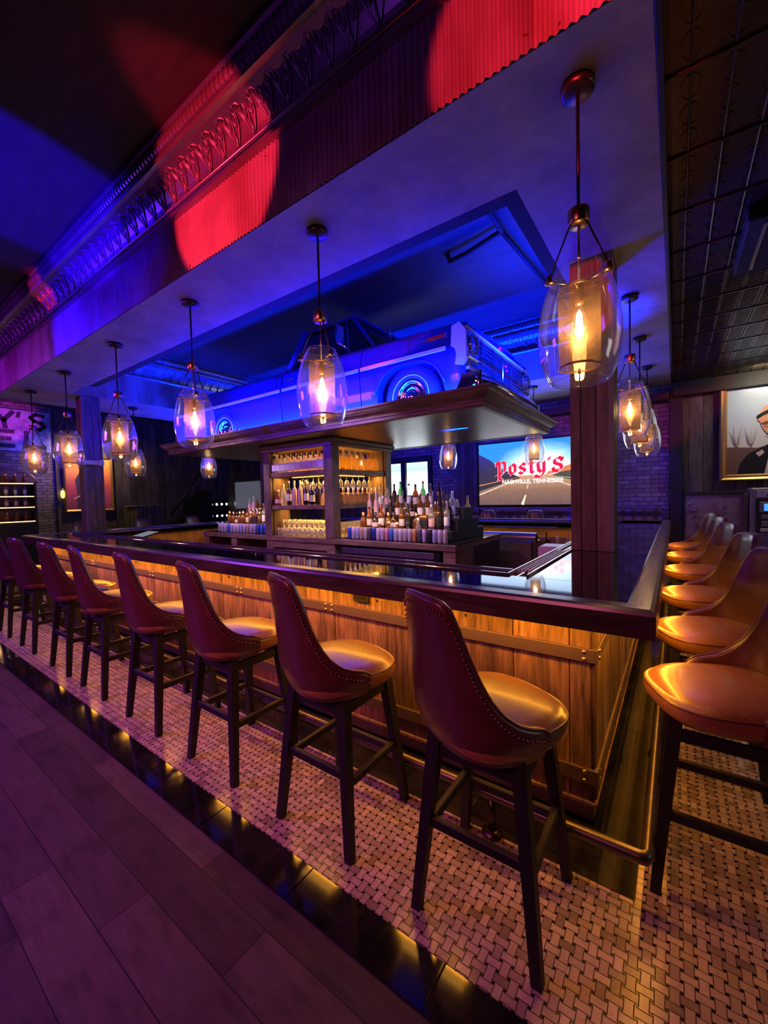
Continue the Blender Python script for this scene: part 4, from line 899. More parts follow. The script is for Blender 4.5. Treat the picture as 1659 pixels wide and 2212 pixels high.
m = MB().box(-6.9, -1.5, 3.55, 3.565, 2.37, 2.385).box(-1.44, -1.425, 3.7, 5.7, 2.37, 2.385); dp(m, 'led_strip', 'blueled')
cp1 = MB().tube([(-1.35, 3.0, 4.04), (-1.35, 3.9, 4.0), (-1.75, 4.0, 3.98), (-1.95, 4.02, 3.98), (-1.97, 4.02, 4.05)], .025, 8).tube([(-1.35, 3.9, 4.0), (-1.2, 6.3, 4.0)], .022, 8).build('ceiling_conduit', 'matte_black')
tag(cp1, 'black conduit bent along the ceiling above the truck hood', 'pipe')
# ================================================================== PICKUP TRUCK
tk = thing('pickup_truck', 'vintage blue pickup truck parked on the wooden deck above the bar', 'truck', (-4.2, 4.62, 2.365))
def tp(m, name, mat, par=None):
    o = m.build(name, mat)
    if par: o.parent = par
    else: o.parent = tk; o.matrix_parent_inverse = Matrix.Translation((4.2, -4.62, -2.365))
    return o
TYN, TYF, ZB = 3.60, 5.64, 2.42
def wtop(x):   # belt line
    return 2.965+.22 if x < -2.6 else 3.185-.025*((x+2.6)/1.0)
def zbot(x):
    z = ZB
    for xc, rr, hh in ((-2.245, .43, .44), (-5.56, .42, .42)):
        d = abs(x-xc)/rr
        if d < 1: z = max(z, ZB+hh*(1-d**3.2)**.5)
    return z
def sidey(z):  # inset from outer plane
    pts = [(2.40, .05), (2.50, .02), (2.62, .0), (2.86, -.012), (2.955, .0), (2.975, .018), (3.05, .022), (3.15, .05), (3.19, .09)]
    for (a, p), (b_, q) in zip(pts[:-1], pts[1:]):
        if z <= b_: return p+(q-p)*max(0, (z-a))/(b_-a)
    return .09
def sidepanel(x0, x1, sgn, name):
    m = MB(); n = max(8, int((x1-x0)/.045)); P = []
    for i in range(n+1):
        x = x0+(x1-x0)*i/n; zb_ = zbot(x); zt_ = wtop(x); col = []
        fr = max(0, (x+1.76)/.16) if x > -1.76 else 0; rr = max(0, (-6.70-x)/.18)
        for k in range(15):
            z = zb_+(zt_-zb_)*k/14; y = sidey(z)+.05*fr**2+.04*rr**2
            col.append((x, TYN+y if sgn < 0 else TYF-y, z))
        P.append(col)
    m.grid(P)
    # arch lip returns inward
    Q = [[(c[0][0], c[0][1], c[0][2]), (c[0][0], c[0][1]+(.10 if sgn < 0 else -.10), c[0][2])] for c in P]; m.grid(Q)
    Q = [[(c[-1][0], c[-1][1], c[-1][2]), (c[-1][0], c[-1][1]+(.06 if sgn < 0 else -.06), c[-1][2]+.006)] for c in P]; m.grid(Q)
    return tp(m, name, 'truck')
for sg in (-1, 1):
    sidepanel(-2.86, -1.62, sg, 'front_fender'); sidepanel(-4.185, -2.872, sg, 'door'); sidepanel(-6.88, -4.20, sg, 'bed_side')
    y_ = TYN if sg < 0 else TYF
    for xc in (-2.245, -5.56):     # bright arch trim
        P = [];
        for i in range(33):
            x = xc-.455+.91*i/32; d = abs(x-xc)/.455
            if d <= 1: P.append((x, y_+sg*.004, ZB+.455*(1-d**3)**.5 if d < 1 else ZB))
        tp(MB().tube(P, .011, 6), 'arch_trim', 'truck')
    P0 = []
    m = MB(); xs_ = [-6.8, -4.21, -4.17, -2.88, -2.86, -2.0, -1.86, -1.80, -1.775]
    for (xa, xb) in ((-6.8, -4.21), (-4.17, -2.885), (-2.86, -1.80)):
        m.box(xa, xb, y_+sg*(.010) if sg > 0 else y_-.016, y_+.016 if sg > 0 else y_-.004, 2.905, 2.945, .004)
    tp(m, 'body_stripe', 'truckwhite')
    y2 = y_+(.028 if sg < 0 else -.028)
    mk = tp(MB().box(-2.12, -1.80, min(y2-.014, y2+.014), max(y2-.014, y2+.014), 3.035, 3.085, .006), 'marker_lamp', 'chrome')
    tp(MB().box(-2.02, -1.82, min(y2-.018, y2+.018), max(y2-.018, y2+.018), 3.042, 3.078, .006), 'red_lens', 'lens', mk)
    tp(MB().box(-4.08, -3.92, min(y_, y_-sg*.0+sg*.02), max(y_, y_+sg*.02), 3.02, 3.045, .005), 'door_handle', 'chrome')
    # mirror
    mm = tp(MB().tube([(-3.05, y_+.08*(-sg), 3.19), (-3.05, y_+sg*.10, 3.24)], .008, 6), 'side_mirror', 'chrome')
    tp(MB().box(-3.075, -3.045, min(y_+sg*.04, y_+sg*.17), max(y_+sg*.04, y_+sg*.17), 3.22, 3.44, .012), 'mirror_head', 'chrome', mm)
# hood, cowl, front
P = []
for i in range(13):
    x = -1.60-(1.12)*i/12; row = []
    for k in range(17):
        v = k/16; y = TYN+.085+(TYF-TYN-.17)*v; c = 1-(2*v-1)**2
        row.append((x+(-.035*abs(2*v-1)**3 if i == 0 else 0), y, wtop(x)+.002+.022*c**.5+.018*(1 if .28 < v < .72 else 0)-(.02 if i == 0 else 0)))
    P.append(row)
m = MB(); m.grid(P); m.grid([P[0], [(p[0]+.004, p[1], p[2]-.035) for p in P[0]]]); tp(m, 'hood', 'truck')
tp(MB().box(-1.70, -1.645, TYN+.08, TYF-.08, 2.70, 3.14), 'grille_backing', 'truck')
tp(MB().box(-1.655, -1.60, TYN+.05, TYF-.05, 3.085, 3.115, .008).box(-1.655, -1.585, TYN+.05, TYF-.05, 2.70, 2.735, .008), 'grille_surround', 'truckwhite')
m = MB()
for z in [2.765, 2.805, 2.85, 2.905, 2.955, 3.0, 3.045]: m.box(-1.630, -1.605, TYN+.30, TYF-.30, z-.008, z+.008, .003)
m.box(-1.632, -1.600, TYN+.28, TYF-.28, 2.868, 2.884, .003)
for y in (4.0, 4.33, 4.62, 4.91, 5.24): m.box(-1.628, -1.600, y-.005, y+.005, 2.74, 3.075, .002)
tp(m, 'grille', 'chrome')
for sg in (-1, 1):
    yc = 4.62+sg*(-.86) if sg > 0 else 4.62+.86; yc = 4.62-.86 if sg < 0 else 4.62+.86
    hb = tp(MB().box(-1.66, -1.585, yc-.13, yc+.13, 2.80, 3.08, .02), 'headlight_bucket', 'chrome')
    tp(MB().lathe([(.095, 0), (.10, .012), (.092, .022), (.085, .016)], (-1.588, yc, 2.945), 24, 'X'), 'headlight_ring', 'chrome', hb)
    tp(MB().lathe([(.085, .014), (.06, .034), (.03, .042), (0, .045)], (-1.588, yc, 2.945), 20, 'X'), 'headlight_glass', 'headlamp', hb)
    ye = 4.62+sg*1.0
    tp(MB().prism([(-1.76, 2.76), (-1.63, 2.735), (-1.595, 2.80), (-1.60, 3.06), (-1.66, 3.14), (-1.74, 3.12)], lambda a, b: (a, ye-.022, b), lambda a, b: (a, ye+.022, b)), 'fender_cap', 'truckwhite')
P = []
for k in range(21):
    y = 3.58+2.08*k/20; c = abs(k/20*2-1); dx = -.10*c**4
    P.append([(-1.44+dx-.05, y, 2.50), (-1.41+dx, y, 2.53), (-1.395+dx, y, 2.58), (-1.41+dx, y, 2.625), (-1.445+dx, y, 2.66), (-1.50+dx, y, 2.67)])
m = MB(); m.grid(P); tp(m, 'front_bumper', 'chrome')
for sg in (-1, 1):
    y0_ = TYN+.02 if sg < 0 else TYF-.05
    tp(MB().box(-1.78, -1.46, y0_, y0_+.03, 2.50, 2.665, .01), 'bumper_end', 'chrome')
tp(MB().box(-1.665, -1.60, TYN+.08, TYF-.08, 2.48, 2.70), 'valance', 'truck')
# cab
m = MB()
yb0, yb1, yt0, yt1 = TYN+.10, TYF-.10, TYN+.22, TYF-.22; zb_, zt_ = 3.19, 3.66
def pil(xb, xt, wb=.05, wt=.045):
    for (yb, yt) in ((yb0, yt0), (yb1, yt1)):
        m.tube([(xb, yb, zb_), ((xb+xt)/2, (yb+yt)/2, (zb_+zt_)/2), (xt, yt, zt_)], [wb, (wb+wt)/2, wt], 8)
pil(-2.74, -3.13, .022, .026); pil(-4.07, -3.92, .07, .05); pil(-3.10, -3.22, .012, .012)
tp(m, 'cab_pillars', 'truck')
P = []
for i in range(13):
    u = i/12; x = -3.05-.95*u; row = []
    for k in range(13):
        v = k/12; e = max(abs(2*v-1), abs(2*u-1)); row.append((x, yt0-.03+(yt1-yt0+.06)*v, 3.705-.05*e**6))
    P.append(row)
m = MB(); m.grid(P); m.box(-4.0, -3.05, yt0-.03, yt1+.03, 3.635, 3.656, .006); tp(m, 'roof', 'truck')
tp(MB().add([(-2.74, yb0+.02, zb_), (-2.74, yb1-.02, zb_), (-3.12, yt1, 3.65), (-3.12, yt0, 3.65)], [(0, 1, 2, 3)]), 'windscreen', 'autoglass')
tp(MB().add([(-4.10, yb0+.05, zb_), (-4.10, yb1-.05, zb_), (-3.95, yt1, 3.65), (-3.95, yt0, 3.65)], [(0, 1, 2, 3)]), 'rear_window', 'autoglass')
for (yb, yt) in ((yb0+.01, yt0+.01), (yb1-.01, yt1-.01)): tp(MB().add([(-2.80, yb, zb_), (-4.02, yb, zb_), (-3.92, yt, 3.65), (-3.15, yt, 3.65)], [(0, 1, 2, 3)]), 'side_window', 'autoglass')
tp(MB().box(-4.18, -2.72, TYN+.09, TYF-.09, 3.15, 3.19).box(-4.185, -4.13, TYN+.05, TYF-.05, 2.5, 3.19), 'cab_shell', 'truck')
tp(MB().box(-6.85, -4.2, TYN+.12, TYF-.12, 2.62, 2.65).box(-4.24, -4.20, TYN+.06, TYF-.06, 2.5, 3.18), 'bed_floor', 'truck')
tp(MB().box(-6.90, -6.86, TYN+.06, TYF-.06, 2.5, 3.16, .01), 'tailgate', 'truck')
tp(MB().box(-6.98, -6.92, TYN+.02, TYF-.02, 2.52, 2.62, .015), 'rear_bumper', 'chrome')
tp(MB().tube([(-2.55, TYN+.16, 3.19), (-2.57, TYN+.16, 3.55)], .003, 5), 'antenna', 'chrome')
def wheel(xc, sg):
    yo = TYN+.05 if sg < 0 else TYF-.05; s_ = -sg; zc = 2.545; cut = 2.366
    def L(prof, nm, mt, par=None):
        m = MB(); m.lathe([(r, s_*d) for r, d in prof], (xc, yo, zc), 48, 'Y')
        vs = [(v[0], v[1], max(v[2], cut)) for v in m.v]; m.v = vs; return tp(m, nm, mt, par)
    t_ = L([(.17, .03), (.20, .0), (.27, -.005), (.315, .012), (.33, .05), (.33, .18), (.30, .21), (.17, .21)], 'tyre', 'tire')
    L([(.215, -.002), (.215, -.006), (.225, -.007), (.225, -.002)], 'white_line', 'truckwhite', t_)
    L([(.178, .02), (.172, .0), (.155, .006), (.15, .03), (.135, .04), (.125, .02), (.10, .012), (.09, .03), (.07, .03), (.06, -.005), (.03, -.02), (0, -.022)], 'hubcap', 'chrome', t_)
for xc in (-2.245, -5.56):
    for sg in (-1, 1): wheel(xc, sg)
# ================================================================== SCREEN
YT = 8.48
tv = thing('wall_screen', 'large wall screen showing a desert highway with the red bar name', 'screen', (-2.35, YT, 1.27))
MB().box(-1.17, 1.17, 0, .06, -.02, 1.33, .006).build('bezel', 'black', tv)
def skymat():
    n = N('screen_sky'); v, o = n.obj(); r = n.math('SQRT', n.math('ADD', n.math('POWER', n.math('SUBTRACT', o[0], .15), 2), n.math('POWER', n.math('MULTIPLY', n.math('SUBTRACT', o[2], .72), 1.7), 2)))
    f = n.noise(v, 3, 4, .6, (1, 1, 3)); q = n.math('ADD', r, n.math('MULTIPLY', n.math('SUBTRACT', f, .5), .25))
    c = n.ramp(q, [(0, (1, 1, .98)), (.45, (1, 1, 1)), (.66, (.35, .72, .92)), (.95, (.03, .28, .62))]); return n.set(col=(0, 0, 0), em=c, ems=1.25, rough=.3)
def emis(name, c, s=1): n = N(name); v, o = n.obj(); f = n.noise(v, 8, 4); cc = n.mix(f, tuple(x*.7 for x in c), tuple(min(1, x*1.2) for x in c)); return n.set(col=(0, 0, 0), em=cc, ems=s, rough=.3)
def flat(poly, d, name, mat, par): return MB().prism(poly, lambda a, b: (a, -d, b), lambda a, b: (a, -d+.0008, b)).build(name, mat, par)
W_, H_ = 1.15, 1.30
sc = MB().box(-W_, W_, -.004, -.002, 0.0, H_).build('display', skymat(), tv)
def roadmat():
    n = N('screen_road'); v, o = n.obj(); t = n.math('DIVIDE', o[2], .6); f = n.noise(v, 14, 5, .7)
    c = n.ramp(t, [(0, (.22, .13, .13)), (.5, (.40, .22, .15)), (1, (.95, .50, .25))]); c = n.mix(.5, c, n.ramp(f, [(.3, (.6, .6, .6)), (.7, (1.1, 1.1, 1.1))]), 'MULTIPLY')
    return n.set(col=(0, 0, 0), em=c, ems=.9, rough=.3)
flat([(-W_, 0), (W_, 0), (W_, .60), (-W_, .60)], .006, 'road_picture', roadmat(), sc)
flat([(-W_, .30), (-.25, .55), (-.45, .66), (-.72, .80), (-.90, .96), (-W_, 1.10)], .0075, 'left_hill', emis('screen_dark_hill', (.06, .05, .06), .8), sc)
flat([(.35, .57), (W_, .36), (W_, .90), (.86, .80), (.6, .68)], .0075, 'right_hill', emis('screen_green_hill', (.12, .12, .07), .8), sc)
flat([(.25, .60), (.7, .66), (W_, .84), (W_, .93), (.9, .84), (.6, .74), (.3, .66)], .0078, 'orange_ridge', emis('screen_orange_ridge', (.85, .25, .08), 1), sc)
def ln(a, b, w0, w1, nm, c, s=1.3):
    (x0, z0), (x1, z1) = a, b; d = Vector((x1-x0, z1-z0)).normalized(); nx, nz = -d[1], d[0]
    flat([(x0+nx*w0, z0+nz*w0), (x1+nx*w1, z1+nz*w1), (x1-nx*w1, z1-nz*w1), (x0-nx*w0, z0-nz*w0)], .0088, nm, emis(nm, c, s), sc)
ln((-W_, .42), (-.2, .585), .008, .002, 'road_line', (1, .35, .12)); ln((-W_, .22), (-.28, .53), .013, .003, 'road_line', (1, .75, .5)); ln((W_, .20), (.15, .58), .013, .003, 'road_line', (1, .75, .55))
ln((-.22, .0), (-.15, .2), .03, .012, 'road_dash', (1, .8, .6)); ln((-.12, .33), (-.10, .42), .008, .004, 'road_dash', (1, .95, .9)); ln((W_, .44), (.3, .58), .006, .002, 'road_line', (1, 1, .9))
# blackletter name: each stroke swept with a slanted broad pen
GLY = {
 'P': ([[(.05, 1.02), (.22, .92), (.30, .96)], [(.24, .98), (.24, -.25), (.08, -.38)], [(.24, -.25), (.40, -.36)], [(.30, .92), (.52, 1.0), (.66, .86), (.66, .30), (.44, .10), (.24, .2)], [(.02, .95), (.06, .70)], [(.02, .02), (.16, .10)]], .86),
 'o': ([[(.12, .66), (.12, .22), (.30, .02), (.50, .18), (.50, .62), (.32, .78), (.12, .66)]], .66),
 's': ([[(.50, .66), (.32, .78), (.14, .62), (.18, .48), (.46, .34), (.50, .18), (.30, .02), (.08, .14)]], .62),
 't': ([[(.26, 1.0), (.26, .16), (.40, .02), (.52, .12)], [(.08, .72), (.50, .74)]], .56),
 'y': ([[(.10, .76), (.16, .20), (.34, .06), (.52, .18)], [(.52, .80), (.52, .05), (.36, -.24), (.10, -.30), (-.10, -.18)]], .68),
 "'": ([[(.16, 1.06), (.10, .86)]], .28),
 'S': ([[(.66, .84), (.42, 1.0), (.14, .86), (.16, .62), (.56, .44), (.62, .20), (.38, .0), (.06, .12)], [(.66, .98), (.62, .72)], [(.04, .30), (.10, .02)]], .8)}
def pen(m, P, ox, oz, s, hw, grow, y):
    c, sn = math.cos(math.radians(40)), math.sin(math.radians(40)); nx, nz = c*hw, sn*hw
    for (a, b) in zip(P[:-1], P[1:]):
        a = (ox+a[0]*s, oz+a[1]*s); b = (ox+b[0]*s, oz+b[1]*s); dx, dz = b[0]-a[0], b[1]-a[1]; L = math.hypot(dx, dz) or 1; ux, uz = dx/L*grow, dz/L*grow
        gx, gz = nx*(1+grow/hw), nz*(1+grow/hw); ex, ez = -nz/hw*grow, nx/hw*grow
        pts = [(a[0]-gx-ux, a[1]-gz-uz), (a[0]-gx-ux*.2, a[1]-gz+ez), (b[0]-gx+ux*.2, b[1]-gz+ez), (b[0]+gx+ux, b[1]+gz+uz), (b[0]+gx, b[1]+gz-ez), (a[0]+gx-ux, a[1]+gz-ez)]
        cx = sum(p[0] for p in pts)/6; cz_ = sum(p[1] for p in pts)/6; pts.sort(key=lambda p: math.atan2(p[1]-cz_, p[0]-cx))
        m.prism(pts, lambda u, v_: (u, -y, v_), lambda u, v_: (u, -y+.0006, v_))
mr, mw = MB(), MB(); ox, oz, s_ = -.76, .62, .28
for ch in "Posty'S":
    st, wd = GLY[ch]; sz = s_*(1.0 if ch in 'PS' else 1.0)
    for P in st: pen(mr, P, ox, oz, sz, .034, .006, .0115); pen(mw, P, ox, oz, sz, .034, .016, .0102)
    ox += wd*sz+.018; oz += .004
mw.build('bar_name_outline', glow('screen_white', (1, .9, .88), 1.3), sc); mr.build('bar_name', glow('screen_red', (.9, .01, .03), 1.1), sc)
def text(s_, size, name, mat, par, loc, rot=(PI/2, 0, 0), ext=.001, bold=.0):
    c = bpy.data.curves.new(name, 'FONT'); c.body = s_; c.size = size; c.extrude = ext; c.align_x = 'CENTER'; c.offset = bold
    o = bpy.data.objects.new(name, c); COL.objects.link(o); dg = bpy.context.evaluated_depsgraph_get(); dg.update()
    me = bpy.data.meshes.new_from_object(o.evaluated_get(dg)); bpy.data.objects.remove(o)
    me.materials.clear(); me.materials.append(M[mat] if isinstance(mat, str) else mat); o = bpy.data.objects.new(name, me); COL.objects.link(o); o.parent = par; o.location = loc; o.rotation_euler = rot; return o
text('NASHVILLE, TENNESSEE', .115, 'place_name', glow('screen_letter', (1, 1, 1), 1.2), sc, (-.03, -.0115, .44), bold=.003)
tl_ = area('screen_light', (-2.35, YT-.05, 1.95), (-2.35, 4, 1.6), 2.2, 1.2, (.75, .85, 1), 16)
# tufted booth under the screen
bo = thing('tufted_booth', 'dark tufted booth bench under the large screen', 'booth', (-2.4, 8.3, 0))
P = []
for i in range(121):
    row = []
    for k in range(25):
        u = i/120*4.4-2.2; z = .5+.72*k/24; q = math.cos(u*PI/.16)*math.cos((z-.5)*PI/.16); row.append((u, -.02-.03*abs(q)**.5, z))
    P.append(row)
MB().grid(P).box(-2.2, 2.2, 0, .12, .1, 1.22).build('backrest', 'tufted', bo)
MB().box(-2.2, 2.2, -.55, -.02, .3, .48, .04).box(-2.18, 2.18, -.5, .1, 0, .3).build('seat', 'tufted', bo)
# ================================================================== RIGHT BACK WALL ITEMS
def frame_thing(label, loc, rz, wd, ht, fw=.10):
    t = thing('framed_portrait', label, 'picture', loc, rz)
    m = MB(); pf = [(0, 0), (0, .05), (.02, .07), (.05, .05), (.075, .055), (fw, .02), (fw, 0)]; L_ = []
    for o_, d in pf: L_.append([(-wd/2+o_, -d, o_), (wd/2-o_, -d, o_), (wd/2-o_, -d, ht-o_), (-wd/2+o_, -d, ht-o_)])
    m.grid(L_, False, True)
    z = .03
    while z < ht: m.lathe([(0, -.01), (.012, 0), (0, .01)], (-wd/2+.045, -.055, z), 6).lathe([(0, -.01), (.012, 0), (0, .01)], (wd/2-.045, -.055, z), 6); z += .045
    m.build('gilt_frame', 'goldframe', t); MB().box(-wd/2+.05, wd/2-.05, -.012, -.003, .05, ht-.05).build('backing', 'black', t)
    return t
def cut(t, poly, d, name, mat): return MB().prism(poly, lambda a, b: (a, -d, b), lambda a, b: (a, -d+.002, b)).build(name, mat, t)
FWd, FHt = 1.32, 1.64
fp = frame_thing('large gilt-framed portrait of a man in sunglasses and black jacket', (.565+FWd/2, 8.55, 1.62), 0, FWd, FHt)
def pr(name, col): return plain(name, col, .35, 0)
def skypic():
    n = N('picture_sky'); v, o = n.obj(); c = n.ramp(n.math('DIVIDE', o[2], FHt), [(.3, (.62, .60, .62)), (.6, (.42, .50, .60)), (1, (.30, .38, .52))]); return n.set(col=c, rough=.3)
cut(fp, [(-.57, .09), (.57, .09), (.57, 1.55), (-.57, 1.55)], .014, 'sky', skypic())
cut(fp, [(-.57, .09), (.57, .09), (.57, .50), (.1, .58), (-.2, .50), (-.57, .54)], .016, 'brush_field', pr('picture_brush', (.16, .09, .07)))
for x in (-.45, -.28):
    m = MB()
    for k in range(9):
        a = math.radians(-36+9*k+R_.uniform(-6, 6)); q = .22+R_.random()*.14; m.tube([(x+R_.uniform(-.02, .02), -.017, .5+R_.random()*.05), (x+math.sin(a)*.06, -.017, .58), (x+math.sin(a)*.15+R_.uniform(-.02, .02), -.017, .5+q)], [.004, .003, .001], 4)
    m.build('bare_tree', pr('picture_tree', (.20, .14, .13)), fp)
cut(fp, [(-.44, .09), (-.40, .28), (-.30, .42), (-.12, .52), (.0, .60), (.14, .54), (.35, .55), (.55, .45), (.57, .09)], .020, 'black_jacket', pr('picture_jacket', (.015, .015, .02)))
cut(fp, [(-.12, .09), (-.06, .42), (.05, .50), (.2, .46), (.28, .3), (.3, .09)], .023, 'white_shirt', pr('picture_shirt', (.62, .58, .52)))
cut(fp, [(.0, .48), (-.02, .68), (.02, .82), (.26, .88), (.32, .66), (.26, .46), (.12, .42)], .025, 'neck', pr('picture_neck', (.40, .18, .10)))
face = [(-.14, 1.10), (-.185, 1.00), (-.205, .925), (-.17, .895), (-.165, .86), (-.15, .81), (-.12, .75), (-.08, .70), (-.01, .68), (.10, .72), (.24, .82), (.34, .95), (.34, 1.12), (.26, 1.22), (.10, 1.25), (-.04, 1.21)]
cut(fp, face, .028, 'face', pr('picture_skin', (.62, .30, .17)))
cut(fp, [(.12, 1.23), (.06, 1.26), (.2, 1.29), (.36, 1.24), (.42, 1.10), (.40, .94), (.34, .86), (.30, .95), (.33, 1.06), (.26, 1.16)], .031, 'hair', pr('picture_hair', (.05, .03, .025)))
cut(fp, [(-.215, .99), (-.16, 1.03), (-.05, 1.09), (.10, 1.12), (.33, 1.11), (.33, 1.07), (.12, 1.06), (.05, .99), (-.05, .98), (-.09, 1.01), (-.15, .98), (-.20, .94)], .033, 'sunglasses', pr('picture_shades', (.01, .012, .01)))
cut(fp, [(-.17, .865), (-.10, .90), (.02, .885), (.05, .86), (-.06, .86), (-.12, .845)], .033, 'moustache', pr('picture_moustache', (.18, .06, .03)))
cut(fp, [(-.14, .825), (-.08, .835), (-.04, .825), (-.09, .81)], .033, 'lips', pr('picture_lips', (.5, .15, .12)))
cut(fp, [(-.12, .70), (-.02, .685), (.10, .72), (.24, .82), (.30, .92), (.26, .80), (.12, .66), (.0, .64)], .0345, 'beard', pr('picture_beard', (.09, .04, .03)))
cut(fp, [(-.22, .42), (-.14, .47), (-.12, .42), (-.18, .36)], .023, 'jacket_pin', pr('picture_pin', (.6, .5, .42)))
dr = struct(MB().box(.10, .13, 8.50, 8.58, 0, 1.43, .004).box(.87, .92, 8.50, 8.58, 0, 1.43, .004).box(.10, .92, 8.50, 8.58, 1.40, 1.46, .004).build('door_1', 'black'))
n = N('worn_copper_panel'); v, o_ = n.obj(); f = n.noise(v, 5, 5, .65); pm = n.set(col=n.ramp(f, [(.35, (.07, .04, .04)), (.5, (.22, .15, .15))]), rough=.6)
MB().box(.13, .87, 8.52, 8.56, 0.01, 1.40).build('door_leaf', pm, dr)
MB().lathe([(0, -.07), (.014, -.065), (.014, 0)], (.19, 8.52, 1.16), 10, 'Y').tube([(.19, 8.455, 1.16), (.30, 8.45, 1.155)], .011, 8).lathe([(0, -.02), (.025, -.018), (.025, 0)], (.19, 8.52, 1.26), 12, 'Y').build('door_handle', 'chrome', dr)
at = thing('cash_machine', 'grey cash machine with blue screen against the back wall', 'cash machine', (1.30, 8.2, 0))
MB().box(-.40, .40, -.10, .32, 0, 1.50, .02).build('cabinet', 'grey', at)
MB().box(-.33, .33, -.115, -.10, 1.36, 1.46, .003).build('sign_panel', plain('pale_sign_panel', (.42, .38, .42), .5), at)
text('ATM', .10, 'sign_letters', plain('violet_letters', (.06, .04, .16), .5), at, (-.12, -.117, 1.375), ext=.002, bold=.003)
MB().box(-.34, .34, -.112, -.10, .84, 1.34).build('recess', 'black', at)
MB().box(-.30, .32, -.125, -.11, 1.14, 1.29, .006).build('screen_bezel', 'grey', at)
MB().box(-.25, .28, -.128, -.124, 1.16, 1.265).build('screen', glow('blue_menu', (.05, .25, 1), 1.6), at)
MB().box(-.28, .32, -.13, -.11, 1.04, 1.10, .004).box(-.28, .32, -.14, -.11, .93, 1.01, .004).build('card_slots', 'grey', at)
MB().box(-.29, .34, -.16, -.11, .855, .905, .006).build('keypad_tray', plain('cream_tray', (.6, .52, .38), .5), at)
MB().box(-.46, -.41, -.02, .3, 0, 1.42, .003).build('side_board', 'oak_z', at)
vt = thing('ceiling_vent', 'black slotted air vent in the right tin ceiling', 'vent', (.62, 3.95, 3.298))
MB().box(-.25, .35, -.42, .42, -.10, 0, .01).build('housing', 'matte_black', vt)
MB().box(-.165, -.145, -.34, .34, -.106, -.10).build('slot', 'steel', vt)
# ================================================================== LEFT WALL ITEMS
XW = -12.99
def lthing(name, label, cat, y, z): return thing(name, label, cat, (XW, y, z), -PI/2*-1)   # local +X -> world +Y, local -Y -> world +X
sg_ = lthing('wall_sign', 'large weathered painted letter sign high on the left wall', 'sign', 2.55, 2.83)
def signpaint():
    n = N('weathered_sign_paint'); v, o = n.obj(); f = n.noise(v, 3, 6, .7); return n.set(col=n.ramp(f, [(.35, (.12, .13, .20)), (.55, (.40, .40, .46)), (.7, (.5, .46, .46))]), rough=.7)
MB().box(-1.3, 1.0, -.05, -.0, 0, 1.0, .005).build('panel', signpaint(), sg_)
def slab(m, P, w_):
    for a, b in zip(P[:-1], P[1:]):
        d = Vector((b[0]-a[0], b[1]-a[1])).normalized()*w_/2; nx, nz = -d[1], d[0]; e = d*.9
        m.prism([(a[0]+nx-e[0], a[1]+nz-e[1]), (b[0]+nx+e[0], b[1]+nz+e[1]), (b[0]-nx+e[0], b[1]-nz+e[1]), (a[0]-nx-e[0], a[1]-nz-e[1])], lambda u, q: (u, -.065, q), lambda u, q: (u, -.05, q))
dk_ = plain('dark_letter_paint', (.025, .012, .03), .6)
for ch, P, w_ in (('Y', [[(-.05, .92), (.12, .72), (.28, .92)], [(.12, .72), (.14, .56)]], .09), ("'", [[(.40, .92), (.38, .84)]], .07), ('S', [[(.86, .90), (.72, .93), (.62, .84), (.68, .76), (.82, .72), (.88, .64), (.78, .56), (.62, .58)]], .08),
                  ('E', [[(.26, .46), (-.12, .46), (-.12, .12), (.26, .12)], [(-.12, .29), (.20, .29)]], .09), ('L', [[(.52, .46), (.52, .12), (.86, .12)]], .09)):
    m = MB()
    for q in P: slab(m, q, w_)
    o = m.build('painted_letter', dk_, sg_)
for (a, b) in ((.02, .29), (.12, .29), (.52, .26), (.52, .18)): MB().lathe([(.03, -.068), (.022, -.075), (.02, -.068)], (a, 0, b), 12, 'Y').build('bulb_socket', 'steel', sg_)
ls = lthing('backlit_liquor_shelf', 'amber backlit arched liquor shelves on the far left wall', 'shelf unit', 2.35, 1.12)
MB().box(-1.0, .76, -.06, 0, 0, .95).build('back_panel', wood('warm_shelf_back', (.10, .05, .03), (.28, .14, .08), 'X'), ls)
P = [(-.1+.95*math.cos(a), .93+.42*math.sin(a)) for a in [i*PI/20 for i in range(21)]]
MB().prism(P, lambda u, q: (u, -.06, q), lambda u, q: (u, 0, q)).build('arch_panel', 'oak', ls)
MB().tube([(u, -.16, q) for u, q in P], .014, 8).build('arch_trim', 'brass', ls)
for k, z in enumerate((.02, .36, .62, .93)):
    s0 = MB().box(-1.0, .74, -.30, -.05, z-.03, z, .003).build('shelf_board', 'oak', ls); MB().box(-1.0, .74, -.305, -.30, z-.022, z-.006).build('led_edge', glow('shelf_edge_led', (1, .55, .2), 5), s0)
MB().box(.745, .79, -.32, 0, -.8, .95, .004).box(-1.0, .745, -.36, 0, -1.1, -.03, .004).build('cabinet', 'blackwood', ls)
for k, (z, nm, kk) in enumerate(((.0, 'squat amber', ('squat', 'amber', None, 'brass')), (.36, 'pink-labelled', ('round', 'clear', 'pink', 'white')), (.62, 'tall clear', ('tall', 'clear', 'white', 'steel')), (.93, 'amber round', ('squat', 'amber', None, 'brass')))):
    for i in range(9 if k < 3 else 6):
        u = .60-i*.17; bottle(kk, XW+.18, 2.35+u, 1.12+z+(.02 if k == 0 else .001), '%s bottle on the far left backlit shelves, %s shelf up, %s from the right' % (nm, ORD[k], ORD[i]), 'bottles on the left wall shelves', 0, .95)
for z in (1.45, 1.72, 2.03, 2.45):
    area('left_shelf_light', (-12.72, 2.2, z), (-12.78, 2.2, 0), .03, 1.5, (1, .5, .2), 3.5)
pt = thing('framed_portrait', 'gilt-framed orange picture with dark figure behind the left timber column', 'picture', (XW+.055, 4.33, 1.30), PI/2)
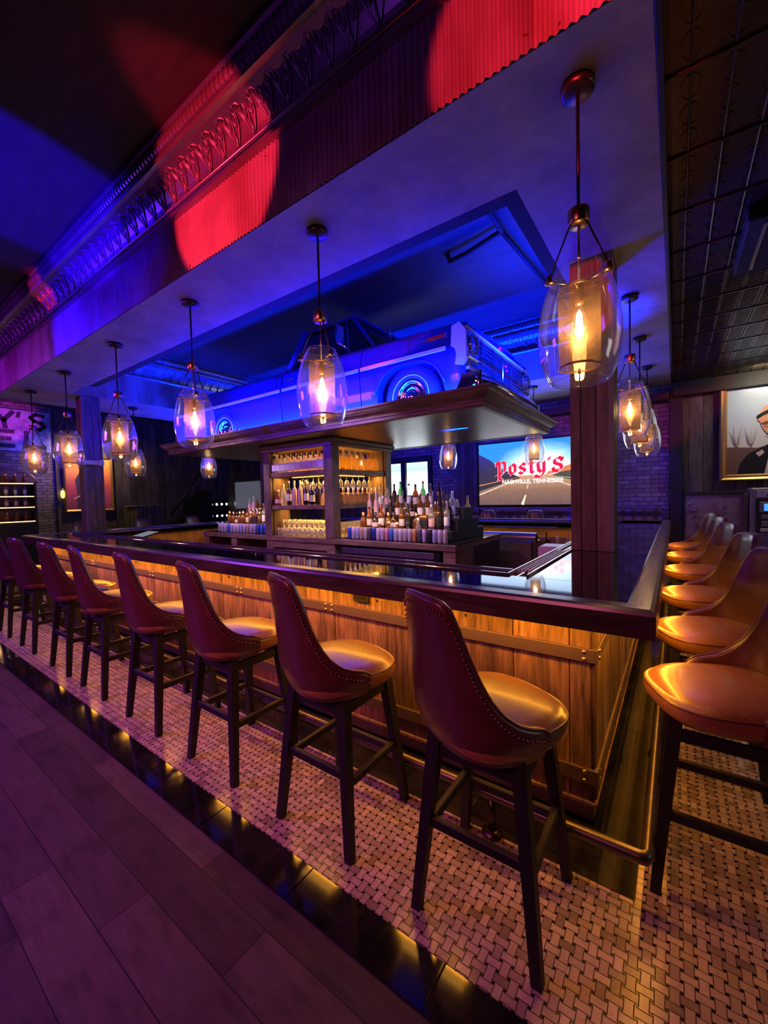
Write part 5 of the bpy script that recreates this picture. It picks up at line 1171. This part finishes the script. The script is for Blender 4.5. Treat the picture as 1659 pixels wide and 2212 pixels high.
m = MB(); L_ = []; wd, ht = 1.16, 1.5
for o_, d in [(0, 0), (0, .05), (.03, .07), (.07, .03), (.07, 0)]: L_.append([(-wd/2+o_, -d, o_), (wd/2-o_, -d, o_), (wd/2-o_, -d, ht-o_), (-wd/2+o_, -d, ht-o_)])
m.grid(L_, False, True); m.build('gilt_frame', 'goldframe', pt)
def sun():
    n = N('picture_sunset'); v, o = n.obj(); c = n.ramp(n.math('DIVIDE', o[2], ht), [(0, (.28, .05, .08)), (.45, (.65, .08, .07)), (.75, (.85, .30, .05)), (1, (.9, .45, .08))]); return n.set(col=c, rough=.35)
cut(pt, [(-.52, .06), (.52, .06), (.52, 1.44), (-.52, 1.44)], .012, 'painting_ground', sun())
cut(pt, [(-.30, .06), (-.28, .5), (-.32, .85), (-.22, 1.05), (-.05, 1.16), (.12, 1.12), (.22, .95), (.30, .6), (.34, .06)], .015, 'dark_figure', pr('painting_figure', (.07, .04, .05)))
cut(pt, [(-.38, .36), (-.1, .52), (-.1, .48), (-.36, .33)], .017, 'pale_chain', pr('painting_chain', (.6, .45, .42)))
sn = thing('wall_sconce', 'small glowing yellow wall sconce by the left picture', 'lamp', (XW+.10, 3.72, 1.78))
MB().lathe([(0, -.11), (.03, -.09), (.045, 0), (.03, .09), (0, .11)], (0, 0, 0), 14).build('glass', glow('yellow_sconce', (1, .75, .15), 3), sn); MB().lathe([(.02, .10), (.02, .15), (0, .15)], (0, 0, 0), 10).build('cap', 'brass', sn)
tb = thing('host_stand', 'plank-sided wooden stand against the left back area', 'stand', (-12.0, 5.35, 0))
m = MB()
for i in range(6): m.box(-.30+i*.10, -.205+i*.10, -.36, -.33, 0, 1.4, .003).box(.27, .30, -.33+i*.11, -.23+i*.11, 0, 1.4, .003)
m.box(-.3, .27, -.33, .33, 0, 1.38); m.build('body', 'wallplank', tb); MB().box(-.34, .34, -.40, .36, 1.4, 1.43, .005).build('top', 'oak', tb)
lp = thing('dotted_light_panel', 'dark panel with rows of white round lights at far left back', 'light panel', (XW+.075, 7.65, .80), PI/2)
MB().box(-.75, .85, -.03, 0, .0, .75).build('panel', 'blackmetal', lp)
for r_, z in enumerate((.18, .58)):
    for i in range(8): MB().lathe([(0, -.05), (.032, -.046), (.042, -.03)], (-.55+i*.19, 0, z), 12, 'Y').build('round_lamp', glow('white_dot', (.9, .9, 1), 3 if r_ else 1.6), lp)
sr = thing('staircase', 'dark staircase slope with handrail in front of the dotted light panel', 'stairs', (-12.3, 6.75, 0))
m = MB()
for i in range(9): m.box(-.45, .3, -.75+i*.15-.0, -.60+i*.15, 0, .25+i*.2, .002)
m.build('steps', 'blackmetal', sr); MB().tube([(.34, -.75, 1.1), (.34, .6, 2.9)], .03, 8).build('handrail', 'blackmetal', sr)
